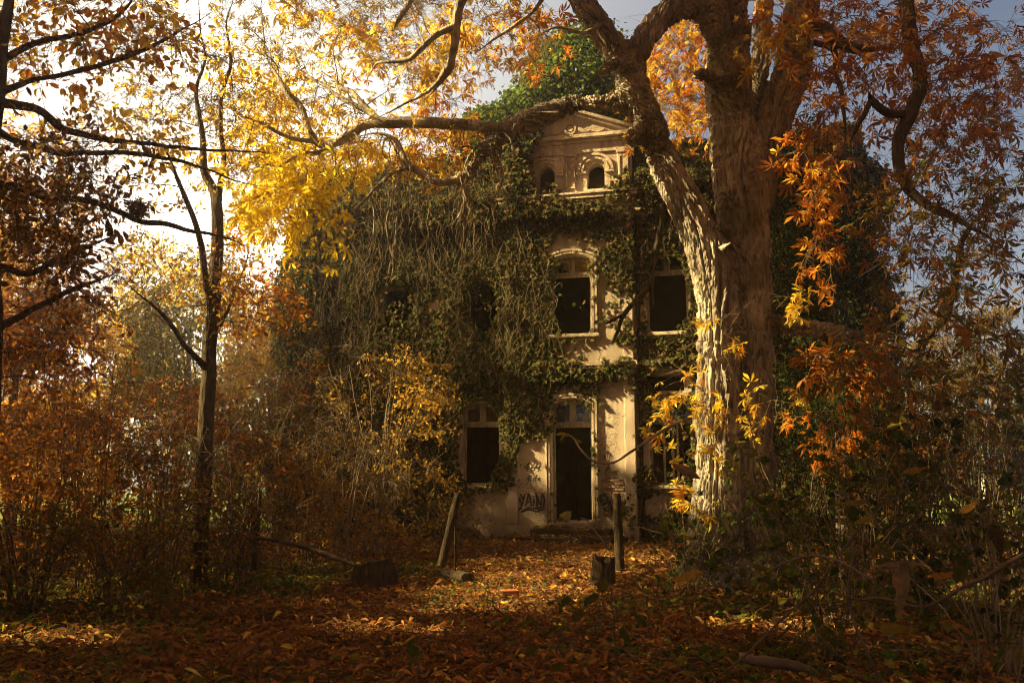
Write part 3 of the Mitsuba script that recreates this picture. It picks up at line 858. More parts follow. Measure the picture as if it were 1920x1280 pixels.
GAPS += [(at(525, 360, 13.6), 1.0), (at(575, 400, 13.6), .6), (at(480, 540, 13.5), .7), (at(500, 450, 14), .7), (at(660, 290, 13.6), .5), (at(800, 270, 13.8), .5), (at(690, 740, 16.8), 1.1), (at(780, 830, 16.8), .9), (at(640, 850, 16.6), .4), (at(330, 510, 13), .5), (at(270, 600, 13), .4),
         (at(1275, 735, 11.4), .6), (at(1340, 610, 11.8), .35), (at(1400, 740, 11.8), .4), (at(1500, 340, 12.3), .5), (at(1520, 500, 12), .35), (at(1010, 190, 24), 1.2), (at(1290, 150, 16), 1.2), (at(300, 150, 14), 2.0), (at(600, 100, 15), 2.2), (at(900, 80, 15), 1.6), (at(1440, 550, 11.9), .3), (at(1560, 670, 12), .4), (at(1310, 960, 11.5), .3)]


def shades_gap(P):
    bad = np.zeros(len(P), bool)
    for g, r_ in GAPS:
        d = P - g
        t = d @ SUN
        bad |= (t > .9) & ((d * d).sum(1) - t * t < (r_ + .12) ** 2)
    return bad


# ---- chestnut
ch = Wood(21)
for c in (A_, A1, A2, B_, C_, D_, E_, G_, H_):
    ch.limb(c, draw=False)
# the limb over the house goes on to the left and turns up
ch.limb([(925, 241, 12, 13.0), (860, 234, 12, 13.05), (790, 230, 12, 13.1), (720, 228, 12, 13.2), (680, 236, 11, 13.3), (645, 260, 10, 13.3), (605, 270, 9, 13.4), (580, 250, 8, 13.4), (565, 200, 7, 13.5), (535, 165, 7, 13.6), (510, 130, 6, 13.8), (492, 80, 5, 14), (490, 0, 4, 14.2)], 60, .10)
ch.limb([(610, 268, 7, 13.4), (560, 262, 5, 13.3), (520, 250, 4, 13.2), (470, 225, 3, 13.0), (420, 215, 2.5, 12.8)], 24, .12)
ch.limb([(640, 262, 6, 13.3), (600, 285, 5, 13.2), (570, 285, 4, 13.1), (545, 300, 3, 13.0), (500, 330, 2.5, 12.8)], 24, .12)
ch.limb([(720, 228, 7, 13.2), (690, 215, 6, 13.4), (650, 190, 5, 13.6), (610, 165, 4, 13.9), (585, 145, 4, 14.2), (560, 110, 3, 14.5)], 24, .12)
ch.limb([(700, 230, 6, 13.3), (665, 175, 5, 13.6), (640, 160, 4, 14.0), (600, 120, 3, 14.5)], 20, .15)
ch.limb([(866, 333, 9, 12.8), (830, 342, 8, 12.8), (800, 332, 8, 12.8), (768, 312, 7, 12.8), (752, 285, 6, 12.9), (738, 262, 5, 13), (700, 250, 4, 13.1), (640, 268, 3, 13.2)], 36, .1)
ch.limb([(770, 312, 5, 12.8), (730, 330, 4, 12.8), (690, 370, 3, 12.9), (640, 410, 2, 13)], 18, .15)
# limbs that come in over the top edge
ch.limb([(1060, -70, 16, 12.3), (980, -95, 13, 12.1), (900, -60, 11, 12), (872, -10, 10, 12), (852, 45, 10, 12.1), (854, 95, 8, 12.2), (838, 135, 7, 12.3), (800, 172, 5, 12.5), (740, 205, 4, 12.7), (690, 230, 2.5, 12.9)], 50, .12)
ch.limb([(852, 50, 8, 12.1), (815, 68, 7, 12.1), (792, 92, 6, 12.1), (765, 112, 5, 12.2), (710, 117, 4, 12.4), (685, 150, 3, 12.6)], 26, .1)
ch.limb([(854, 95, 6, 12.2), (850, 128, 5, 12.3), (820, 160, 4, 12.5), (790, 190, 3, 12.7)], 18, .15)
ch.limb([(1055, -60, 8, 12.2), (1010, 12, 4, 12.2), (955, 55, 4, 12.2), (890, 100, 3, 12.2)], 18, .06)
ch.limb([(780, -30, 7, 12.5), (762, 10, 6, 12.6), (742, 40, 5, 12.7), (735, 60, 4, 12.7)], 14, .1)
ch.limb([(1130, 45, 6, 12.4), (1095, 60, 4, 12.0), (1050, 50, 3, 11.7), (990, 75, 2.5, 11.4)], 18, .15)
# right-hand limbs
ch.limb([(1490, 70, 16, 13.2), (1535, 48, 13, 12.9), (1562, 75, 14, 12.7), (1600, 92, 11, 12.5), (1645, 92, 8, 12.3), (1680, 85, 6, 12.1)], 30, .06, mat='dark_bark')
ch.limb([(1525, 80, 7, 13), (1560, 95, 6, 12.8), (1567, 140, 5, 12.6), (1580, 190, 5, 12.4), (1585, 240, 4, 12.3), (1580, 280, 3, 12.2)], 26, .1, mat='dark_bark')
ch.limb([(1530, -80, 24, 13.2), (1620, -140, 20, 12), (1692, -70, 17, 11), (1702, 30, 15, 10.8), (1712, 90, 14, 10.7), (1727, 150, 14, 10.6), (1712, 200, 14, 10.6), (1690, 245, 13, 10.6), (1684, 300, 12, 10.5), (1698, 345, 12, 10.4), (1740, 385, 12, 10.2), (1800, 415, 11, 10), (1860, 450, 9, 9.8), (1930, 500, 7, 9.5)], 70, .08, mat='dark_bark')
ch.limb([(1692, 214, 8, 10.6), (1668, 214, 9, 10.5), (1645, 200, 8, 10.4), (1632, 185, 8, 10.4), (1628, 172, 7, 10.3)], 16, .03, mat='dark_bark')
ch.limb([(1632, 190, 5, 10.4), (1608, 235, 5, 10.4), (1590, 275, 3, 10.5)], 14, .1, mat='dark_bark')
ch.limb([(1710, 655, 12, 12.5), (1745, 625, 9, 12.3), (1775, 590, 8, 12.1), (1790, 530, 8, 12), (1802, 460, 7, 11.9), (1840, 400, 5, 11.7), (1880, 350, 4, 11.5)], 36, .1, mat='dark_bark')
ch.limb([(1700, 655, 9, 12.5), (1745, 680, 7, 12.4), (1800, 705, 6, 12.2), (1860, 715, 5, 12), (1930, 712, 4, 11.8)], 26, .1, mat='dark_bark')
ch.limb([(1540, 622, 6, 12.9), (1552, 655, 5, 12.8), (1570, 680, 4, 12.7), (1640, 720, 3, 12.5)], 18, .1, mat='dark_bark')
# thin dead shoots that hang from the limb
DEAD = [[(926, 246, 3, 12.9), (930, 285, 3, 12.9), (943, 325, 3, 12.85), (940, 350, 2.5, 12.85), (925, 378, 2, 12.8)], [(868, 322, 4, 12.85), (872, 350, 4, 12.8), (868, 385, 3.5, 12.8), (856, 412, 3, 12.75), (834, 427, 2, 12.7)],
        [(872, 340, 3, 12.85), (878, 390, 2.5, 12.9), (868, 450, 2, 12.9), (845, 510, 1.5, 12.9)], [(755, 310, 3, 12.8), (738, 370, 2.5, 12.8), (730, 440, 2.2, 12.8), (735, 490, 2, 12.8), (712, 565, 1.5, 12.8)],
        [(745, 315, 2.5, 12.9), (750, 390, 2, 12.9), (742, 450, 2, 12.9), (725, 520, 1.5, 13), (722, 585, 1.2, 13)], [(700, 360, 2.2, 12.9), (702, 420, 2, 12.9), (690, 470, 1.5, 13), (655, 500, 1.2, 13)],
        [(918, 262, 3, 12.85), (895, 275, 3, 12.8), (878, 295, 2.5, 12.75), (868, 330, 2.2, 12.7)], [(948, 245, 2, 12.8), (962, 262, 2, 12.75), (958, 300, 1.5, 12.7)]]
for k, c in enumerate(DEAD):
    ch.limb(c, 26, .12, 6)
r = ch.rng
K = 14
Q, W = [], []
src = np.array([p for p, q in zip(ch.pts, ch.rad) if q > .02 and at(540, 640, 13)[0] < p[0] < at(940, 640, 13)[0] and p[1] > 12.5])
for k in range(110):
    p = src[r.integers(len(src))]
    L = r.uniform(.4, 2.2) * r.uniform(.5, 1)
    t = np.linspace(0, 1, K)[:, None]
    Q.append(p + np.array([0, 0, -1.0]) * L * t + np.array([r.normal(0, .35), r.normal(0, .25), .25]) * L * np.sin(1.6 * t) * .5 + np.cumsum(r.normal(0, .022 * L + .008, (K, 3)), 0))
    W.append(np.linspace(.011, .003, K) * r.uniform(.5, 1.1))
add('chestnut_tree__hanging_shoot', tubes(np.array(Q), np.array(W), 4), 'vine', smooth=True, kind='stuff')
gold = dict(twigs=7, leaves=2.0, spread=.8, size=.18)
for n, reg, cols, kw in (
        (190, (540, 70, 350, 150, 12.5, 19), GOLD, gold), (45, (400, 225, 130, 70, 13, 17), GOLD, gold), (64, (840, 40, 210, 95, 12, 18), GOLD + ORANGE[:2], gold),
        (52, (505, 345, 85, 95, 12.8, 15), YELLOW, dict(twigs=8, leaves=2.7, spread=.6, size=.19)), (8, (570, 390, 30, 60, 13, 14.5), YELLOW, gold), (16, (660, 285, 70, 30, 13, 14.5), YELLOW + GOLD, dict(gold, spread=.5)),
        (14, (800, 270, 75, 38, 13.3, 14.6), GOLD + ORANGE[:1], dict(gold, spread=.45)), (10, (830, 205, 40, 20, 14, 16), ORANGE + GOLD[:1], gold),
        (80, (1275, 130, 85, 120, 14.5, 19), ORANGE + GOLD[:2], gold), (4, (1075, 75, 50, 30, 13, 15), ORANGE, gold),
        (95, (1700, 120, 250, 160, 10, 17), [(.40, .17, .03), (.33, .12, .025), (.44, .22, .035), (.25, .10, .03)], gold), (58, (1790, 400, 170, 150, 9, 15), BROWN + OLIVE[:2], dict(gold, size=.16)),
        (15, (1525, 330, 50, 85, 11.8, 13), ORANGE + GOLD[:1], dict(twigs=4, leaves=2.4, spread=.36, size=.2)), (9, (1535, 500, 40, 60, 11.5, 12.8), ORANGE, dict(twigs=3, leaves=2.2, spread=.35, size=.18)),
        (8, (1450, 55, 50, 35, 12, 12.8), GOLD + ORANGE, dict(gold, spread=.5)),
        (10, (1590, 690, 90, 35, 11, 12.6), ORANGE + BROWN, dict(twigs=4, leaves=2.5, spread=.4, size=.18)), (10, (1580, 790, 80, 45, 11, 12.5), ORANGE[:3], dict(twigs=4, leaves=2.3, spread=.35, size=.17)),
        (40, (1790, 680, 140, 150, 9, 14), BROWN + OLIVE, dict(gold, size=.16))):
    ch.cluster(region(r, n, *reg, seed=int(reg[0])), cols, **kw)
# leafy shoots from the bole, in the sun
SHOOTS = [(1440, 548, 11.9, 6), (1500, 560, 11.8, 3), (1345, 600, 11.8, 6), (1365, 610, 11.9, 4), (1300, 640, 11.7, 4), (1355, 660, 11.9, 5), (1275, 690, 11.5, 3), (1250, 735, 11.4, 6), (1225, 750, 11.3, 4), (1300, 720, 11.6, 6), (1330, 745, 11.7, 6), (1390, 735, 11.9, 6),
          (1440, 750, 11.9, 5), (1345, 790, 11.6, 6), (1260, 800, 11.4, 5), (1285, 850, 11.4, 4), (1300, 760, 11.5, 5), (1325, 900, 11.5, 5), (1310, 940, 11.5, 5), (1370, 690, 11.8, 4), (1305, 985, 11.4, 4), (1345, 575, 11.7, 4), (1425, 800, 11.7, 3), (1230, 815, 11.3, 2)]
ch.cluster(np.array([at(a, b, Y) for a, b, Y, n in SHOOTS for _ in range(1)]), YELLOW[1:] + GOLD + ORANGE[:2], twigs=4, leaves=2.6, spread=.34, size=.15, droop=.15)
ch.build('chestnut_tree', PAL, singles=300, keep=lambda P: ~shades_gap(P))

# the dead bough caught in front of the window
db = []
for c in ([(1248, 372, 6, 13), (1238, 430, 6, 13), (1224, 490, 5.5, 13.1), (1220, 530, 5, 13.1), (1195, 562, 5, 13.15), (1170, 590, 4.5, 13.2), (1158, 620, 3.5, 13.2), (1147, 645, 2.5, 13.2)], [(1168, 590, 3.5, 13.2), (1150, 600, 3, 13.2), (1133, 608, 2.2, 13.2)],
          [(1222, 528, 5, 13.1), (1222, 552, 4, 13.1), (1226, 575, 3, 13.1)], [(1230, 488, 3, 13.1), (1214, 502, 2.2, 13.05), (1203, 512, 1.6, 13)]):
    P, R = pixel_line(c, 22, .05)
    db.append(one_tube(P, R, 7))
add('dead_bough', cat(db), 'post_wood', smooth=True, label='bare forked dead bough hanging beside the chestnut in front of the upper windows', cat_='branch')

# ------------------------------------------------------------------ ivy on the house
ri = np.random.default_rng(31)


def ell(px, py, cx, cy, rx, ry, soft=.35):
    d = np.sqrt(((px - cx) / rx) ** 2 + ((py - cy) / ry) ** 2)
    return np.clip((1 + soft - d) / (2 * soft), 0, 1)


def ivy_cover(P):
    """How thickly the ivy stands on the wall, 0 to 1, from what the photograph shows of each stretch of wall."""
    q = project(P)
    x, y = q[:, 0], q[:, 1]
    n = meshkit.fbm(P * 1.6, 4, 12)
    big = meshkit.fbm(P * .6, 2, 14)
    c = np.where(x < 962, 1.0, 0.0)
    mid = (x >= 962) & (x < 1200)
    c = np.where(mid & (y > 385), .18, c)
    c = np.maximum(c, np.where(mid, .95 * ell(x, y, 985, 560, 60, 200), 0))
    c = np.maximum(c, .95 * ell(x, y, 1060, 412, 120, 22) * mid)
    c = np.maximum(c, .9 * ell(x, y, 1010, 690, 70, 60) * mid)
    c = np.maximum(c, .9 * ell(x, y, 1100, 702, 90, 14) * mid)
    c = np.maximum(c, .85 * ell(x, y, 985, 790, 45, 80) * mid)
    c = np.maximum(c, .9 * ell(x, y, 1170, 500, 34, 60) * mid)
    c = np.maximum(c, .7 * ell(x, y, 1175, 640, 24, 50) * mid)
    c = np.maximum(c, .7 * ell(x, y, 1055, 600, 18, 50) * mid)
    c = np.maximum(c, np.where(mid & (y <= 385), .9 * np.maximum(ell(x, y, 975, 330, 34, 90), ell(x, y, 1190, 370, 40, 40)), 0))
    c = np.maximum(c, .8 * ell(x, y, 985, 262, 34, 40) * mid)
    c = np.maximum(c, .8 * ell(x, y, 1030, 372, 26, 16) * mid)
    right = x >= 1200
    c = np.where(right, .9, c)
    for cx, cy, rx, ry, k in ((1078, 560, 42, 84, .97), (1075, 474, 50, 22, .8), (1252, 558, 48, 80, 1), (1250, 840, 45, 75, .95), (900, 828, 48, 100, 1), (908, 572, 30, 56, .98), (740, 575, 44, 50, .95), (812, 600, 20, 46, .85), (835, 520, 26, 14, .7), (985, 610, 14, 30, .5), (1250, 790, 60, 110, .75), (1260, 715, 45, 26, 1), (1260, 960, 70, 50, .9), (930, 962, 80, 52, 1),
                           (1150, 560, 32, 80, .75), (1110, 660, 80, 20, .9), (1160, 830, 40, 130, 1), (1075, 860, 45, 130, 1), (1005, 875, 34, 62, .97), (1000, 950, 40, 50, 1), (900, 700, 45, 26, .3), (840, 650, 30, 40, .5), (1085, 318, 92, 46, .95), (1026, 335, 24, 42, .9)):
        c = c * (1 - k * ell(x, y, cx, cy, rx, ry, .2))
    return c * np.clip((n - .40 + .34 * c) / .14, 0, 1) * np.clip((big - .2) / .2, .3, 1)


def ivy_leaves(P, N0, rng, size=.115, cols=IVYC):
    n = len(P)
    N = unit(N0 + rng.normal(0, .55, (n, 3)) + [0, 0, .35])
    X = unit(np.array([0, 0, -1.0]) + rng.normal(0, .6, (n, 3)) + N0 * .3)
    return scatter(IVYT, P, X, N, size * rng.uniform(.55, 1.25, n), palette(cols, n, rng, .35), rng, .1)


def wall_ivy(key, u0, u1, n, w0, bulge, label, vines=0, cols=IVYC):
    u, z = ri.uniform(u0, u1, n), (11.0 if u1 < 2 < u1 + .5 else 8.9) * ri.random(n)
    P0 = ORG + u[:, None] * EX + np.stack([0 * z, 0 * z, z], 1)
    m = ri.random(n) < ivy_cover(P0)
    P0, u, z = P0[m], u[m], z[m]
    lump = np.clip(meshkit.fbm(P0 * 1.3, 3, 20) - .35, 0, 1) * bulge
    w = w0 + .03 + lump * ri.random(len(u)) ** .6 + ri.random(len(u)) * .05 + np.where(z > 8.2, .36 * ri.random(len(u)), 0) + np.where((z > 4.05) & (z < 4.56), .17 * ri.random(len(u)), 0)
    vf, col = ivy_leaves(P0 + w[:, None] * NX, NX, ri, cols=cols)
    add(key + '__foliage', vf, 'ivy_leaf', color=col, kind='stuff')
    K = 12
    t = np.linspace(0, 1, K)
    # wiry bare stems hanging over the wall
    for name, cnt, rad, L0, L1 in (('stem', vines, .006, 1.0, 3.2), ('twig', vines * 4, .0038, .25, .9)):
        if not cnt:
            continue
        u, z = ri.uniform(u0, u1, cnt), ri.uniform(1.5, 9.6, cnt)
        L = np.minimum(ri.uniform(L0, L1, cnt), z - .4)
        du = np.cumsum(ri.normal(0, .05, (cnt, K)), 1) * L[:, None] + ri.normal(0, .12, (cnt, 1)) * t * L[:, None]
        wv = w0 + .06 + ri.uniform(.0, bulge + .12, (cnt, 1)) + .08 * np.sin(3 * t) * ri.random((cnt, 1))
        Q = ORG + (u[:, None] + du)[..., None] * EX + (z[:, None] - L[:, None] * t)[..., None] * np.array([0, 0, 1.0]) + wv[..., None] * NX
        ok = np.min([ivy_cover(Q[:, k]) for k in (1, K // 2, K - 1)], 0) > .22
        add(key + '__' + name, tubes(Q[ok], rad * np.linspace(1.2, .5, K) * ri.uniform(.6, 1.3, (ok.sum(), 1)), 3), 'vine', kind='stuff', smooth=True)
    tag(key, label, 'ivy')


scene['vine'] = {'type': 'twosided', 'b': {'type': 'principled', 'base_color': proc(lambda p, n, uv: mix((.09, .07, .045), (.34, .28, .19), noise(p.x * 3, p.y * 3, p.z * 3))), 'roughness': .85, 'specular': .2}}
wall_ivy('ivy', UL - .1, -1.6, 125000, 0.0, .55, 'thick ivy with bare hanging stems covering the left wing of the house', vines=230)
wall_ivy('ivy_001', -1.6, 1.6, 52000, BAY, .16, 'thin dark ivy creeping round the windows of the middle bay', vines=60)
wall_ivy('ivy_002', 1.6, UR, 70000, 0.0, .35, 'dark ivy over the right wing behind the chestnut trunk', vines=90)


def blob_ivy(key, blobs, n, label, cols, size=.1, cat_='ivy', stem=None, fill=.78):
    out = []
    for c, rad, share in blobs:
        k = int(n * share)
        d = unit(ri.normal(0, 1, (k, 3)))
        s = fill + .5 * (meshkit.fbm(d * 2.2 + c, 4, 41) - .4) + .10 * ri.normal(0, 1, k)
        out.append((c + d * rad * s[:, None], d))
    P, N = np.vstack([o[0] for o in out]), np.vstack([o[1] for o in out])
    vf, col = ivy_leaves(P, N, ri, size, cols)
    add(key + '__foliage', vf, 'ivy_leaf', color=col, kind='stuff')
    if stem is not None:
        add(key + '__' + stem[0], stem[1], 'bark', smooth=True)
    tag(key, label, cat_)


BRIGHT = [(.10, .16, .03), (.07, .13, .025), (.14, .19, .04), (.06, .09, .02)]
blob_ivy('ivy_003', [(at(1090, 180, 24.6), np.array([1.6, 1.5, 2.0]), .55), (at(1010, 245, 24.4), np.array([1.3, 1.3, 1.3]), .25), (at(925, 258, 24.2), np.array([1.1, 1.2, .75]), .2)], 30000, 'bright green ivy mound swallowing the chimney above the gable', BRIGHT, .12, fill=.92)
# ivy on the roofs of the wings
for key, ua, ub, lab, n in (('ivy_004', UL - .1, -1.7, 'ivy and creeper thatched over the left roof slope', 26000), ('ivy_005', 1.75, UR, 'ivy heaped over the right roof slope', 22000)):
    u, t = ri.uniform(ua, ub, n), ri.uniform(-.1, 1.05, n)
    P = ORG + u[:, None] * EX + np.array([0, 0, 1.0]) * (8.765 + 1.53 * t)[:, None] + NX * (.32 - 1.2 * t)[:, None]
    h = np.clip(meshkit.fbm(P * 1.1, 3, 45) - .25, 0, 1)
    P = P + (NX * .5 + np.array([0, 0, .7])) * (h * .9 * ri.random(n))[:, None]
    vf, col = ivy_leaves(P, unit(NX + [0, 0, .8]), ri, .1)
    add(key + '__foliage', vf, 'ivy_leaf', color=col, kind='stuff')
    tag(key, lab, 'ivy')

blob_ivy('ivy_006', [(fpt(7.1, 2.2, -.3), np.array([.8, .8, 2.0]), .3), (fpt(6.9, 5.2, -.1), np.array([.9, .9, 1.9]), .35), (fpt(6.5, 8.3, 0), np.array([1.3, .9, 1.3]), .35)], 24000, 'ivy bulging round the right corner of the house', IVYC, .11)
blob_ivy('ivy_007', [(fpt(-7.5, 2.4, -.2), np.array([.85, .7, 2.4]), .5), (fpt(-7.5, 6.2, -.1), np.array([.8, .7, 2.4]), .5)], 24000, 'green ivy column climbing the left corner of the house', BRIGHT + IVYC, .10)

# ------------------------------------------------------------------ saplings and slim trees on the left
lt = Wood(51)


def base(px, Y, sink=.05):
    p = at(px, 900, Y)
    return np.array([p[0], p[1], gz(p[0], p[1]) - sink])


def grounded(nodes):
    """Replaces the first node's height by the ground's."""
    P, R = pixel_line(nodes, 8 * len(nodes), .05)
    g = gz(P[0, 0], P[0, 1]) - .05
    t = np.clip(1 - np.linspace(0, 3, len(P)), 0, 1)
    P[:, 2] += (g - P[0, 2]) * t
    return P, R * np.clip((1 - np.linspace(0, 1, len(R))) / .3, .15, 1) ** .8


lt.limb3(*grounded([(372, 1040, 22, 13), (378, 960, 17, 13), (384, 850, 15, 13), (388, 720, 14, 13), (398, 600, 13, 13), (406, 480, 12, 13), (408, 400, 11, 13), (398, 355, 9, 13.1), (384, 320, 8, 13.1), (380, 270, 6, 13.1), (370, 180, 5, 13.2), (384, 100, 4, 13.3), (372, 20, 3, 13.4), (380, -60, 2, 13.5)]), 10)
lt.limb([(407, 395, 8, 13), (414, 340, 6, 12.9), (417, 280, 5, 12.9), (414, 180, 4, 12.8), (432, 110, 3.5, 12.7), (428, 40, 3, 12.7), (450, -30, 2, 12.6)], 36, .10)
lt.limb([(398, 600, 9, 13), (388, 520, 7, 12.8), (372, 440, 6, 12.6), (345, 370, 5, 12.4), (320, 300, 4, 12.2), (285, 240, 3, 12)], 30, .06)
lt.limb([(385, 700, 7, 13), (345, 640, 5, 12.6), (300, 590, 4, 12.2), (230, 520, 3, 11.9)], 24, .08)
lt.limb([(390, 660, 6, 13), (420, 590, 4, 13.2), (450, 520, 3, 13.5), (470, 450, 2, 13.8)], 20, .08)
rl = lt.rng
small = dict(twigs=8, leaves=4.5, spread=.5, size=.085, rmax=.014, droop=.2)
lt.cluster(region(rl, 105, 310, 220, 190, 170, 11.5, 15, seed=3), GOLD + YELLOW[:1], **dict(small, size=.115))
lt.cluster(region(rl, 55, 480, 540, 75, 120, 12.5, 15, seed=4), ORANGE + GOLD[:1], **small)
lt.cluster(region(rl, 85, 310, 520, 140, 85, 12, 15, seed=5), ORANGE[:1] + GOLD, **small)
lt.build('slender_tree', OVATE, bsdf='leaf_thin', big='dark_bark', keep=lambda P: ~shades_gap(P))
tag('slender_tree', 'slim dark leaning tree forking high up amid golden leaves, left of the house', 'tree')

le = Wood(52)
le.limb3(*grounded([(-45, 1180, 34, 8.5), (-38, 900, 26, 8.5), (-22, 650, 24, 8.5), (-26, 420, 20, 8.5), (-12, 200, 18, 8.5), (8, 40, 19, 8.5), (40, -120, 14, 8.5)]), 12)
le.limb([(5, 170, 8, 8.5), (60, 152, 5, 8.6), (120, 140, 5, 8.7), (190, 122, 5, 8.8), (240, 105, 5, 9), (300, 80, 4, 9.2), (350, 50, 3, 9.5), (420, 10, 2, 9.8)], 34, .12)
le.limb([(-6, 240, 9, 8.5), (50, 262, 6, 8.7), (110, 285, 5, 9), (210, 285, 5, 9.3), (320, 300, 4, 9.6), (440, 330, 3, 10), (510, 350, 2, 10.3)], 34, .14)
le.limb([(-8, 190, 11, 8.5), (45, 200, 9, 8.7), (100, 215, 8, 8.9), (150, 245, 7, 9.2), (240, 270, 5, 9.6), (370, 275, 4, 10), (480, 290, 2.5, 10.5), (530, 280, 2, 10.8)], 38, .14)
le.limb([(-10, 340, 9, 8.5), (60, 362, 7, 8.7), (140, 375, 6, 9), (230, 400, 6, 9.3), (330, 425, 5, 9.7), (420, 440, 4, 10), (500, 480, 2, 10.4)], 34, .14)
le.limb([(-8, 120, 8, 8.5), (70, 80, 6, 8.7), (160, 60, 5, 8.9), (230, 20, 4, 9.1), (260, -30, 4, 9.2)], 26, .08)
for y0, y1 in ((620, 540), (500, 470)):
    le.limb([(-10, y0, 8, 8.5), (60, y1 + 40, 6, 8.8), (140, y1, 5, 9.2), (230, y1 - 30, 3, 9.6)], 24, .1)
rl = le.rng
le.cluster(region(rl, 85, 105, 370, 125, 130, 8, 11, seed=6), [(.14, .08, .025), (.20, .10, .03), (.10, .07, .025), (.26, .12, .03)], **dict(small, leaves=5, size=.095))
le.cluster(region(rl, 60, 170, 70, 190, 90, 8.5, 12, seed=7), GOLD + ORANGE[:2], **dict(small, leaves=3.5, size=.12))
le.cluster(region(rl, 22, 230, 230, 130, 70, 9, 12, seed=8), GOLD, **dict(small, leaves=3, size=.11))
le.cluster(region(rl, 45, 110, 600, 110, 120, 8.5, 11.5, seed=9), ORANGE + BROWN, **dict(small, leaves=4, size=.08))
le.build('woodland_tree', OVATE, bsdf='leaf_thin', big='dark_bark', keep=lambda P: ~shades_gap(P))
tag('woodland_tree', 'dark trunk at the left edge with long branches reaching over the thicket', 'tree')
# a ragged squirrel's nest in the branches
nb = np.random.default_rng(53)
c = at(258, 392, 9.9)
d = unit(nb.normal(0, 1, (260, 3)))
Q = c + d[:, None] * .075 * nb.uniform(.5, 1.2, (260, 1, 1)) + np.cross(d, nb.normal(0, 1, (260, 3)))[:, None] * np.linspace(-.07, .07, 4)[None, :, None]
add('nest', tubes(Q, np.full((260, 4), .004), 3), 'twig', label='ball shaped twig nest wedged among branches at upper left', cat_='nest')


def shrub(key, px, Y, h, wd, n, cols, label, group=None, stems=14, size=.075, leaves=5, temps=OVATE, bsdf='leaf_thin', twigs=8, lean=0, sr=.014, low=.15, bare=0, seed=0):
    s = Wood(600 + seed)
    b = base(px, Y)
    r = s.rng
    for k in range(stems):
        a = r.uniform(0, 2 * np.pi)
        o = np.array([math.cos(a), math.sin(a), 0]) * r.uniform(.03, .25)
        out = wd * r.uniform(.3, 1.0)
        top = b + o + np.array([math.cos(a) * out + lean, math.sin(a) * out * .7, h * r.uniform(.6, 1.05)])
        t = np.linspace(0, 1, 12)[:, None]
        P = (b + o) + (top - b - o) * t + np.array([math.cos(a), math.sin(a), 0]) * (-.28 * out) * np.sin(np.pi * t) + np.cumsum(r.normal(0, .02 * h, (12, 3)), 0) * .35
        s.limb3(P, np.linspace(sr * r.uniform(.6, 1.3), .004, 12), 5)
    if s.limbs:
        vf = cat(s.limbs)
        s.limbs = []
        add(key + '__stem', vf, 'vine' if bare else 'twig', smooth=True)
    th, q = r.uniform(0, 2 * np.pi, n), np.sqrt(r.random(n))
    zz = low + (1 - low) * r.random(n) ** .9
    C = b + np.stack([np.cos(th) * q * wd + lean * zz, np.sin(th) * q * wd * .7, zz * h], 1)
    s.cluster(C, cols, twigs=twigs, leaves=leaves, spread=.42, size=size, rmax=.008, droop=.25)
    s.build(key, temps, bsdf, keep=lambda P: ~shades_gap(P))
    tag(key, label, 'shrub', group)


G1 = 'autumn shrubs of the thicket left of the house'
THICK = [  # px, Y, h, w, clusters, palette, text
    (60, 11.0, 2.6, 1.2, 42, ORANGE + BROWN, 'dark orange shrub at the far left edge of the thicket'),
    (190, 12.5, 3.2, 1.3, 48, ORANGE + BROWN, 'tall rusty shrub second from the left in the thicket'),
    (300, 12.0, 2.6, 1.0, 40, BROWN + OLIVE[:2], 'brown shrub just left of the slim leaning tree'),
    (130, 15.5, 4.6, 1.5, 55, ORANGE[:3] + GOLD[3:], 'bright orange tall shrub behind the left thicket'),
    (285, 16.0, 4.4, 1.4, 55, ORANGE + GOLD[:1], 'orange bush behind the slim leaning tree on its left'),
    (455, 15.5, 3.6, 1.2, 50, ORANGE + BROWN[:2], 'orange brown bush on the right of the slim leaning tree'),
    (545, 18.5, 4.2, 1.1, 50, [(.30, .24, .05), (.42, .26, .05), (.20, .19, .04)], 'yellow green bush against the left corner of the house'),
    (590, 16.0, 2.6, 1.1, 52, [(.50, .28, .05), (.38, .18, .04), (.30, .20, .05)], 'amber shrub between the grey post and the stump'),
    (440, 12.6, 1.7, .9, 34, BROWN + OLIVE, 'low dull brown scrub in front of the slim tree'),
    (235, 10.2, 1.5, .9, 30, BROWN[2:] + OLIVE, 'low dark scrub at the foot of the left thicket'),
    (60, 10.8, 1.2, .8, 26, OLIVE + BROWN[:2], 'nearest low dark scrub at far left'),
]
THICK += [(30, 22, 4.2, 2.2, 40, BROWN + ORANGE[:1], 'brown bush far behind at the left edge'), (170, 23, 4.0, 2.2, 40, BROWN + ORANGE, 'rusty bush far behind the left thicket'), (310, 21, 3.8, 2.0, 40, BROWN + ORANGE[1:], 'dark rusty bush far behind the slim leaning tree'),
          (430, 22, 4.0, 1.8, 40, ORANGE + BROWN, 'orange bush far behind, between the slim tree and the house'), (520, 21, 3.4, 1.5, 34, BROWN + OLIVE[:2], 'dull bush behind the left corner of the house')]
for k, (px, Y, h, w, n, cols, lab) in enumerate(THICK):
    shrub('autumn_shrub' + (f'_{k:03d}' if k else ''), px, Y, h, w, n, cols, lab, G1, seed=k, leaves=6, twigs=9, size=.075 if Y < 20 else .13)
shrub('arching_shrub', 705, 17.3, 4.0, 1.5, 175, [(.58, .33, .05), (.50, .30, .05), (.38, .26, .05), (.30, .24, .05), (.66, .42, .07)], 'big spreading shrub of bare arching stems and small amber leaves before the house', stems=26, seed=31, leaves=5.5, size=.08, sr=.016, bare=1, low=.1)
